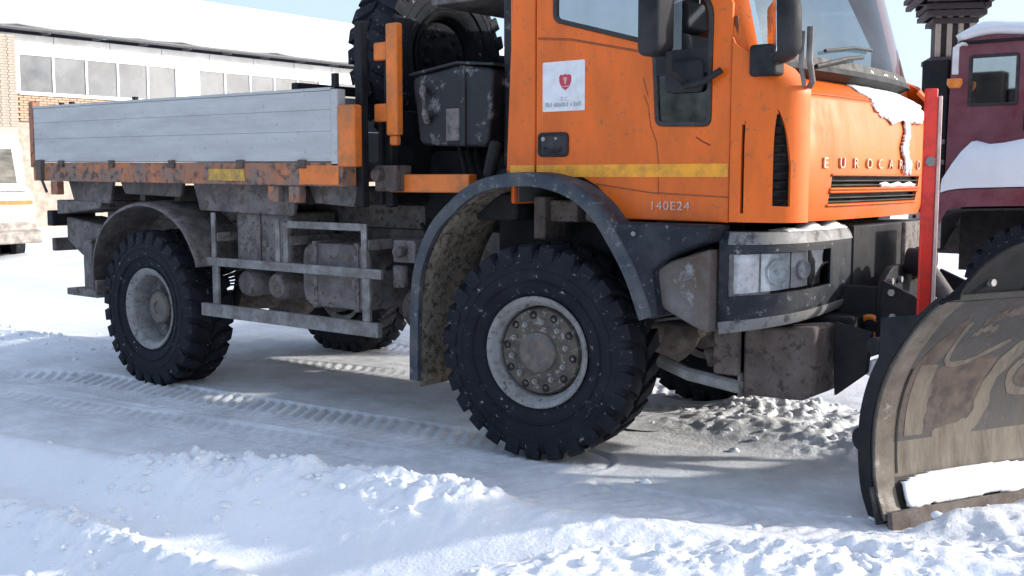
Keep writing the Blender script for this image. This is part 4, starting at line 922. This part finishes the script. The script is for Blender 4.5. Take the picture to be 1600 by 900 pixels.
# scraped and faded paint marks, each a thin coat lying on the curved steel
def ribbon(pts, wd, name, m, out=.003, n=40, jag=.25, seed=1):
    c = curve(pts, n); rr = random.Random(seed); b = B(); v = []
    for i, p in enumerate(c):
        a = Vector(c[max(0, i-1)]); d_ = (Vector(c[min(n-1, i+1)])-a).normalized(); q = Vector((-d_.y, d_.x)); w = wd*(1+jag*(.6*math.sin(i*.55+seed)+.4*math.sin(i*1.3+seed*2)))*(.55 if i in (0, n-1) else 1)
        for k in (-1, -.33, .33, 1): r = Vector(p)+q*w*k; v.append(pf(r.x, kz(r.y), out*.45))
    b.add(v, [(i*4+k, i*4+k+1, i*4+k+5, i*4+k+4) for i in range(n-1) for k in range(3)]); return pp(name, b, m, smooth=60)
ribbon([(-1.13, .93), (-1.135, .80), (-1.125, .74), (-1.09, .715), (-.99, .72), (-.89, .765), (-.78, .815)], .013, 'paint_mark', 'bladetan', .003, seed=2)
ribbon([(-.64, .85), (-.67, .78), (-.745, .68), (-.79, .58), (-.805, .47), (-.86, .40), (-.95, .37), (-1.10, .365)], .042, 'paint_mark', 'bladetan', .003, seed=3)
ribbon([(-1.195, .38), (-1.185, .45), (-1.175, .55), (-1.165, .62)], .03, 'paint_mark', 'bladetan', .003, seed=4)
ribbon([(-.48, .715), (-.56, .71), (-.625, .68), (-.655, .62), (-.63, .56), (-.57, .535), (-.47, .53)], .022, 'paint_mark', 'bladetan', .003, seed=5)
ribbon([(-HW+.05, .60), (-HW+.052, .68), (-HW+.046, .76), (-HW+.055, .84)], .009, 'white_streak', 'snowclean', .016, jag=.5, seed=21)  # thin white lines on the end strip, in the snow colour
ribbon([(-HW+.06, .90), (-HW+.064, .95)], .007, 'white_streak', 'snowclean', .016, 8, jag=.5, seed=22)
def fill(loop, name, m, out, n=9):
    # worn through area: a fan of strips inside the loop, laid on the curved steel
    zs_ = [p[1] for p in loop]; z0, z1 = min(zs_), max(zs_); b = B(); rows = []
    for z in lin(z0+.001, z1-.001, 24):
        xs_ = []
        for (xa, za), (xb, zb) in zip(loop, loop[1:]+loop[:1]):
            if (za-z)*(zb-z) < 0: xs_.append(xa+(xb-xa)*(z-za)/(zb-za))
        if len(xs_) >= 2: rows.append((min(xs_), max(xs_), z))
    v = [pf(a+(c-a)*k/n, kz(z), out*.4) for a, c, z in rows for k in range(n+1)]
    b.add(v, [(i*(n+1)+k, i*(n+1)+k+1, (i+1)*(n+1)+k+1, (i+1)*(n+1)+k) for i in range(len(rows)-1) for k in range(n)])
    return pp(name, b, m, smooth=60)
fill([(-1.17, .63), (-1.15, .71), (-.99, .715), (-.86, .75), (-.79, .72), (-.83, .60), (-.85, .48), (-.91, .42), (-1.01, .395), (-1.14, .40), (-1.16, .50)], 'primer_mark', 'bladerust', .0018)
fill([(-1.335, .40), (-1.33, .62), (-1.27, .80), (-1.18, .95), (-1.145, .95), (-1.15, .78), (-1.20, .70), (-1.26, .55), (-1.28, .40)], 'primer_mark', 'bladerust', .0018)
fill([(-.60, .575), (-.62, .62), (-.60, .66), (-.53, .69), (-.47, .69), (-.47, .56)], 'primer_mark', 'bladerust', .0018)
ribbon([(-1.05, .925), (-.97, .955), (-.88, .965), (-.80, .95)], .022, 'primer_mark', 'rustbrown', .0022, jag=.6, seed=8)
ribbon([(-1.06, .86), (-1.0, .885), (-.93, .88)], .016, 'primer_mark', 'bladetan', .0024, jag=.7, seed=9)
# marker bar bolted to the back of the blade
W2L = lambda x, y, z: tuple(Matrix.Rotation(-math.atan2(PU.y, PU.x), 3, 'Z') @ (Vector((x, y, z))-P0))
def wbox(b, x, y, hx, hy, z0, z1, rot=0.):
    v = []
    for z in (z0, z1):
        for sx, sy in ((-1, -1), (1, -1), (1, 1), (-1, 1)):
            ca, sa = math.cos(rot), math.sin(rot); v.append(W2L(x+sx*hx*ca-sy*hy*sa, y+sx*hx*sa+sy*hy*ca, z))
    return b.add(v, [(0,3,2,1),(4,5,6,7),(0,1,5,4),(1,2,6,5),(2,3,7,6),(3,0,4,7)])
BX, BY_ = 1.895, -.615
pp('marker_bar', wbox(B(), BX, BY_, .028, .012, .50, 1.965, .62), 'red', .004)
pp('marker_bar_edge', wbox(B(), BX+.034, BY_+.022, .008, .014, .50, 1.93, .62), 'pink', .003)
pp('marker_clamp', wbox(B(), BX, BY_, .034, .02, .60, .66, .62), 'dark', .004)
pp('marker_badge', B().cyl(W2L(BX+.012, BY_-.02, 1.63), W2L(BX+.02, BY_-.034, 1.63), .022, n=16), 'guard')
# hitch: A frame, slewing rams and lift ram back to the truck's plate
loc = lambda p: W2L(*p)
pp('push_frame', B().tube([loc((1.66, -.32, .78)), loc((2.02, -.14, .52)), loc((2.27, .06, .40))], .05, 10).tube([loc((1.66, .34, .78)), loc((2.02, .25, .52)), loc((2.27, .17, .40))], .05, 10), 'dark')
pp('pivot_head', B().cyl(loc((2.28, .12, .28)), loc((2.28, .12, .60)), .09, n=18), 'dark')
pp('slew_ram', B().cyl(loc((1.70, -.36, .66)), loc((1.86, -.48, .58)), .05, n=14).cyl(loc((1.86, -.48, .58)), loc((2.04, -.60, .46)), .025, n=12), 'chassis_pale')
pp('slew_ram', B().cyl(loc((1.70, .36, .66)), loc((2.05, .60, .58)), .05, n=14).cyl(loc((2.05, .60, .58)), loc((2.5, .74, .46)), .025, n=12), 'chassis_pale')
pp('lift_ram', B().cyl(loc((1.68, .0, 1.12)), loc((1.85, .05, .86)), .045, n=14).cyl(loc((1.85, .05, .86)), loc((2.12, .12, .56)), .022, n=12), 'chassis_pale')
pp('lift_bracket', B().cyl(loc((1.63, -.06, 1.12)), loc((1.72, -.06, 1.12)), .07, n=16).cyl(loc((1.63, .06, 1.12)), loc((1.72, .06, 1.12)), .07, n=16), 'dark')
def wprism(poly, y0, y1): # XZ world polygon extruded in world y, in plow space
    n = len(poly); v = [loc((a, y0, c)) for a, c in poly]+[loc((a, y1, c)) for a, c in poly]
    return B().add(v, [(i, (i+1) % n, n+(i+1) % n, n+i) for i in range(n)]+[tuple(range(n-1, -1, -1)), tuple(range(n, 2*n))])
pp('hitch_cheek', wprism([(1.635, .66), (1.95, .58), (1.98, .80), (1.80, .98), (1.635, 1.05)], -.46, -.43), 'dark', .006)
pp('hitch_cheek', wprism([(1.635, .66), (1.95, .58), (1.98, .80), (1.80, .98), (1.635, 1.05)], .43, .46), 'dark', .006)
for x, z in ((1.69, .99), (1.75, .74), (1.88, .68), (1.88, .82), (1.70, .87)):
    pp('cheek_bolt', B().cyl(loc((x, -.458, z)), loc((x, -.474, z)), .018, n=6), 'nut')
pp('hydraulic_hose', B().tube([loc(p) for p in ((1.56, -.2, 1.05), (1.66, -.34, .98), (1.74, -.42, .82), (1.72, -.44, .66))], .013), 'rubber_trim')
pp('hitch_snow', wprism([(1.60, .585), (1.88, .545), (1.90, .60), (1.75, .665), (1.62, .66)], -.58, -.47), 'snowclean', .02, seg=3)

# ------------------------------------------------------------------ long white hall behind
BA = math.atan2(.9998, -.0182)
HB = Vector((3.59, -5.799, 0))+1.1*(Vector((-26.61, 9.11, 0))-Vector((3.59, -5.799, 0)))-Vector((.25, 0, 0))
HALL = empty('hall', (HB.x, HB.y, 0), BA-math.pi/2)        # local y along the front, local -x into the building, +x to the yard
tag(HALL, 'long white hall with snow covered roof and strip windows in the background', 'building')
def hp(name, b, m, bevel=0., parent=None, **k): return b.build(name, m, parent or HALL, bevel=bevel, **k)
y0, y1 = -6.0, 46.0
ZE = 6.10
hp('wall', B().box(-14, -.30, y0, y1, -.5, 4.16), 'mortar')
hp('upper_wall', B().box(-14, -.32, y0, y1, 5.45, ZE-.06), 'render')
hp('back_room', B().box(-3.2, -2.2, y0+.1, y1-.1, 4.16, 5.45), 'curtain')
hp('inner_floor', B().box(-13.8, -.45, y0+.05, y1-.05, 4.161, 4.22), 'mortar')
roof = hp('roof', B().loft([[(.15, y, ZE+.03), (.15, y, ZE+.14), (-9., y, ZE+3.2), (-17, y, ZE+.14), (-17, y, ZE+.03), (-9., y, ZE+2.95)] for y in (y0-.6, y1+.6)]), 'gutter')
rs = B(); ysn = lin(y0-.62, y1+.62, 90); xsn = lin(.26, -9., 16)
rs.grid(lambda x, y: (x, y, ZE+.15+(.2-x)*.319+.22+.05*math.sin(y*1.3+x)+.04*math.sin(y*3.1)-.12*(x > .2)), xsn, ysn)
rs.grid(lambda x, y: (x, y, ZE+.15+(17.6+x)*.36+.2), lin(-17.3, -9., 6), ysn)
rs.build('roof_snow', 'snowclean', roof, solid=.2, smooth=60)
g = hp('gutter', B().grid(lambda a, y: (.25+.09*math.cos(a), y, ZE+.06+.09*math.sin(a)), lin(math.pi*.9, math.pi*2.1, 7), lin(y0-.6, y1+.6, 2)), 'gutter', solid=.02)
for k, y in enumerate(lin(y0+.6, y1-.6, 30)): hp('gutter_bracket', B().box(-.3, .22, y-.025, y+.025, ZE-.06, ZE+.02), 'gutter')
for k in range(26): # fascia boards
    ya = y0+2*k; hp('fascia_board', B().box(-.315, -.27, ya+.012, ya+1.988, 5.45, ZE-.07), 'render', .006)
bays = [(.78, 6.55, 5), (7.5, 13.3, 5), (14.2, 20.0, 5), (20.9, 26.7, 5), (27.6, 33.4, 5)]
prev = .41
pane = None; fr = None
for a, c, n in bays:
    hp('pier', B().box(-.34, -.22, prev+.01, a, 4.16, 5.45), 'render', .01); prev = c
    w = (c-a)/n
    for k in range(n):
        b = B(); ya, yb = a+k*w, a+(k+1)*w
        for p, q, r, s_ in ((ya, ya+.04, 4.20, 5.45), (yb-.04, yb, 4.20, 5.45), (ya+.04, yb-.04, 4.20, 4.26), (ya+.04, yb-.04, 5.39, 5.45)): b.box(-.30, -.235, p, q, r, s_)
        f_ = hp('window', b, 'winframe', .004)
        B().box(-.272, -.266, ya+.04, yb-.04, 4.26, 5.39).build('pane', 'winglass', f_)
    hp('sill', B().box(-.30, -.14, a-.05, c+.05, 4.135, 4.195), 'render', .008)
hp('pier', B().box(-.34, -.22, prev, y1, 4.16, 5.45), 'render')
hp('end_panel', B().box(-.34, -.24, y0, -.45, 4.16, 5.45), 'render')
# brick courses of the lower wall that show above the bed, and the brick pier at the corner
bm1 = B().box(-.29, -.2, 0, .245, 0, .068); bme = None
cnt = 0
for row in range(10):
    z = 4.13-.08*(row+1)
    for k in range(24):
        ya = .62+k*.26+(.13 if row % 2 else 0)
        if bme is None: bme = hp('brick', bm1, 'brick', .006); o = bme
        else: o = bme.copy(); COL.objects.link(o)
        o.location = (random.uniform(-.006, .006), ya, z); cnt += 1
hp('lower_wall_face', B().box(-.299, -.215, y0, .60, -.4, 4.13).box(-.299, -.215, 6.95, y1, -.4, 4.13).box(-.299, -.22, .60, 6.95, -.4, 3.20), 'brickpale')
pier = hp('brick_pier', B().box(-.20, .30, -.42, .40, -.4, 5.9), 'mortar', .01)
pb = None
for row in range(34):
    z = 5.82-.082*row
    for k in range(3):
        y = -.41+k*.272+(.04 if row % 2 else 0)
        w = .26 if k < 2 else .22
        if pb is None: pb = B().box(.302, .322, 0, .25, 0, .072).build('brick', M['brickpale'], pier); o = pb
        else: o = pb.copy(); COL.objects.link(o); o.parent = pier
        o.location = (random.uniform(-.006, .006), y-.004*(row % 2), z)

# ------------------------------------------------------------------ white van at the left edge
V = empty('van', (-15.3, 3.55, hz(-15.3, 3.55)-.12), R(4))
tag(V, 'white van with an orange stripe at the left edge of the picture', 'van')
def vp(name, b, m, bevel=0., parent=None, **k): return b.build(name, m, parent or V, bevel=bevel, **k)
def vsec(prof, w, ins=.05):
    secs = []
    for y, k in ((-w, .94), (-w*.97, .985), (-w*.9, 1.), (w*.9, 1.), (w*.97, .985), (w, .94)):
        cx = sum(p[0] for p in prof)/len(prof); cz = sum(p[1] for p in prof)/len(prof)
        secs.append([(cx+(a-cx)*(.985+.015*(k == 1.)), y, cz+(c-cz)*k) for a, c in prof])
    return B().loft(secs)
bodyp = [(-4.6, .62), (-.95, .60), (-.78, .62), (-.76, .98), (-.80, 1.30), (-.98, 1.40), (-1.05, 1.44), (-1.15, 2.28), (-1.3, 2.36), (-4.5, 2.38), (-4.65, 2.2), (-4.68, 1.0)]
vp('body', vsec(rounded(bodyp, .06), .96), 'white', smooth=40)
vp('side_stripe', B().box(-4.6, -.79, -.972, -.962, 1.115, 1.19), 'orange_dull')
vp('stripe_front', B().box(-.772, -.748, -.90, .90, 1.115, 1.19), 'orange_dull')
vp('skirt', B().box(-4.62, -.745, -.98, .98, .52, .80), 'beigevan', .03)
vp('bumper', B().prism(rounded([(-.80, .40), (-.60, .40), (-.57, .62), (-.80, .66)], .04), -.97, .97), 'beigevan', .02)
vp('rear_window', B().add([(-1.045, -.78, 1.50), (-1.045, .78, 1.50), (-1.125, .74, 2.14), (-1.125, -.74, 2.14)], [(0, 1, 2, 3)]), 'glass_low', solid=.012)
vp('side_window', B().box(-2.1, -1.25, -.967, -.955, 1.52, 2.1), 'glass_low', .003)
vp('window_trim', B().box(-2.16, -1.20, -.9655, -.957, 1.44, 1.50), 'black', .003)
vp('tail_lamp', B().box(-.80, -.755, -.945, -.80, .86, 1.10), 'red', .01)
vp('roof_snow', B().prism(rounded([(-4.5, 2.36), (-1.25, 2.34), (-1.3, 2.43), (-4.4, 2.46)], .03), -.86, .86), 'snowclean', .03, seg=3)
vp('shelf_snow', B().prism(rounded([(-1.03, 1.435), (-.80, 1.36), (-.82, 1.40), (-1.02, 1.47)], .015), -.9, .9), 'snowclean', .01)
for x in (-1.45, -3.8):
    for s in (-1, 1):
        w = vp('wheel', B().lathe([(.18, -.1), (.21, -.115), (.30, -.115), (.335, -.09), (.34, 0), (.335, .09), (.30, .115), (.2, .1)], n=36), 'tyre', smooth=45); w.location = (x, s*.84, .34)
        B().lathe([(.001, -.09), (.06, -.1), (.17, -.08), (.2, -.105)], n=24).build('rim', 'rimgrey', w)
        if s > 0: w.rotation_euler.z = math.pi
        vp('wheel_arch', B().prism([(x+.43*math.cos(t), .44+.43*math.sin(t)) for t in lin(0, math.pi, 14)], s*.982-.004, s*.982+.004), 'rubber_trim')

# ------------------------------------------------------------------ maroon truck at the right
MT = empty('maroon_truck', (.36, 5.24, -.07), R(0))
tag(MT, 'maroon truck with snow on its cab roof and wing, parked behind the plow', 'truck')
def mp_(name, b, m, bevel=0., parent=None, **k): return b.build(name, m, parent or MT, bevel=bevel, **k)
mside = [(-.22, 1.62), (-.20, 2.86), (-.05, 3.02), (1.62, 3.02), (1.86, 2.2), (1.95, 1.62)]
mwin = rounded([(-.03, 2.31), (.42, 2.31), (.42, 2.79), (-.03, 2.79)], .03)
mwin2 = rounded([(.60, 2.31), (1.55, 2.31), (1.45, 2.79), (.60, 2.79)], .04)
o = panel('cab_side', rounded(mside, .05), [mwin, mwin2], 0, 'maroon', MT, .04, .006)
mp_('cab_body', B().box(-.21, -.17, .05, 2.1, 1.62, 2.9).box(-.2, 1.7, .05, 2.1, 1.60, 1.66).prism(rounded([(-.20, 2.90), (1.6, 2.90), (1.6, 3.0), (-.02, 3.0)], .05), .045, 2.1).prism([(1.62, 2.95), (1.86, 2.2), (1.95, 1.62), (1.88, 1.62), (1.55, 2.95)], .045, 2.1), 'maroon', .01)
mp_('far_side', B().prism(rounded(mside, .05), 2.1, 2.14), 'maroon')
for wl in (mwin, mwin2):
    mp_('window_frame', ring(B(), wl, .025, -.008, .02), 'rubber_trim', .003)
    mp_('window_pane', B().prism(wl, .012, .018), 'glass_side')
mp_('seat', B().box(-.1, .5, .3, .85, 1.7, 2.6), 'interior', .05)
mp_('seam', B().box(.500, .512, -.003, .004, 1.66, 2.95), 'dark')
mp_('drip_rail', B().box(-.12, 1.6, -.03, .02, 2.90, 2.93), 'dark', .006)
rsn = B().grid(lambda x, y: (x, y, 3.0+.11*min(1, (x+.16)*5)**.5*min(1, (y+.05)*7)**.5+.015*math.sin(x*9+y*4)), lin(-.155, 1.62, 26), lin(-.048, 2.12, 20)); mp_('roof_snow', rsn, 'snowclean', solid=.06, smooth=60)
# wing over the wheel, with snow lying on it
WA = curve([(-.38, 1.07), (-.24, 1.34), (-.10, 1.49), (.3, 1.53), (1.1, 1.53), (1.5, 1.4), (1.75, 1.1)], 26)
mp_('wing', arch(WA, -.42, .1, .17, .02), 'maroon', .004, smooth=50)
secs = []
for k in [k for k in range(26) if -.13 < WA[k][0] < 1.45]:
    X_, Z_ = WA[k]; t_ = .03+.40*min(1, max(0, (X_+.14)*4.))**.45*(1 if X_ < 1.1 else .6)*(1+.06*math.sin(k*1.9))
    secs.append([(X_, -.425, Z_+.004), (X_, -.43, Z_+.45*t_), (X_, -.40, Z_+.8*t_), (X_, -.33, Z_+.97*t_), (X_, -.15, Z_+t_), (X_, .03, Z_+.97*t_), (X_, .03, Z_+.004)])
mp_('wing_snow', B().loft(secs), 'snowclean', smooth=60)
mp_('wing_liner', B().grid(lambda i, y: (WA[int(i)][0], y, WA[int(i)][1]-.19), list(range(26)), (-.36, .5)), 'rubber_trim', solid=.02)
w = mp_('wheel', tyre(B(), .62, .19, 24), 'tyre', smooth=40); w.location = (.72, -.18, .60)
B().lathe([(.30, -.14), (.27, -.15), (.25, -.08), (.12, -.09), (.11, -.13), (.001, -.13)], n=32).build('rim', 'rimgrey', w)
o = w.copy(); COL.objects.link(o); o.location = (.72, 1.98, .60)
st = mp_('step_plate', B().box(-.44, -.13, -.36, -.33, .95, 1.42), 'cream', .006)
for k in range(3):
    for j in range(4): B().cyl((-.38+.1*k, -.364, 1.02+.115*j), (-.38+.1*k, -.358, 1.02+.115*j), .018, n=10).build('hole', 'dark', st)
mp_('stack', B().box(-.50, -.235, .05, .35, 1.35, 2.78), 'dark', .02)
for z in (1.45, 1.75, 1.95): mp_('stack_clamp', B().box(-.40, -.24, .02, .05, z, z+.05), 'chassis_pale', .006)
mp_('wheel_house', B().box(-.15, 1.7, .32, .42, .7, 1.6), 'rubber_trim')
mp_('lamp_bracket', B().box(-.125, -.07, -.22, -.19, 2.60, 2.86).tube([(-.1, -.2, 2.86), (-.08, -.08, 2.9), (-.06, 0, 2.9)], .018), 'white', .008)
mp_('marker_lamp', B().lathe([(.001, -.06), (.05, -.055), (.07, -.02), (.07, .03), (.001, .035)], c=(-.10, -.20, 2.53), n=20, ax='z'), 'lampamber', 0)
mp_('mirror', B().box(.50, .62, -.10, -.06, 2.06, 2.24).box(.55, .57, -.06, 0, 2.1, 2.13), 'dark', .015)
mp_('frame', B().box(-5.5, 1.6, .45, .55, .85, 1.15).box(-5.5, 1.6, 1.45, 1.55, .85, 1.15), 'chassis', .01)
mp_('load_body', B().box(-5.6, -.62, -.05, 2.15, 1.3, 1.75), 'maroon', .02)
mp_('axle', B().cyl((.72, -.1, .6), (.72, 1.9, .6), .09, n=14).cyl((-4, -.1, .6), (-4, 1.9, .6), .09, n=14), 'chassis')
for y in (-.18, 1.98): o = w.copy(); COL.objects.link(o); o.location = (-4., y, .60)
mp_('bumper', B().box(1.62, 1.95, -.3, 2.3, .75, 1.1), 'maroon', .03)

# ------------------------------------------------------------------ dark timber tower with corbelled eaves
TW = empty('timber_tower', (-6.0, 24.95, 0), R(28)); TW.scale = (.88, .88, 1)
tag(TW, 'dark timber tower with stepped eaves and pale posts behind the maroon truck', 'tower')
def tp(name, b, m, bevel=.01, parent=None, **k): return b.build(name, m, parent or TW, bevel=bevel, **k)
tp('core', B().box(-.50, .50, -.50, .50, -.2, 7.6), 'wood')
for z in lin(.1, 4.5, 20): tp('plank', B().box(-.54, .54, -.545, -.505, z, z+.20), 'wood', .008)
for x in (-.48, -.16, .16, .48):
    tp('post', B().box(x-.075, x+.075, -.62, -.51, 4.75, 6.0), 'woodpale', .01); tp('post', B().box(.51, .62, x-.075, x+.075, 4.75, 6.0), 'woodpale', .01)
for k, (z, e) in enumerate(((4.45, .62), (4.6, .70), (5.62, .66), (5.80, .78), (5.98, .88), (6.16, 1.0), (6.34, 1.12), (6.52, 1.0), (6.70, 1.10), (6.88, 1.05), (7.06, 1.16))):
    for s in (-1, 1):
        e = e*random.uniform(.86, 1.1)
        tp('beam', B().box(-e*random.uniform(.8, 1.08), e*random.uniform(.85, 1.12), s*e-.09, s*e+.09, z, z+.15), 'wood'); tp('beam', B().box(s*e-.085, s*e+.085, -e-.12, e+.12, z+.012, z+.138), 'wood')
tp('eaves_floor', B().box(-1.0, 1.0, -1.0, 1.0, 6.48, 6.515), 'wood')
tp('roof', B().loft([[(-1.4, -1.4, 7.3), (1.4, -1.4, 7.3), (1.4, 1.4, 7.3), (-1.4, 1.4, 7.3)], [(-.1, -.1, 8.8), (.1, -.1, 8.8), (.1, .1, 8.8), (-.1, .1, 8.8)]]), 'wood')
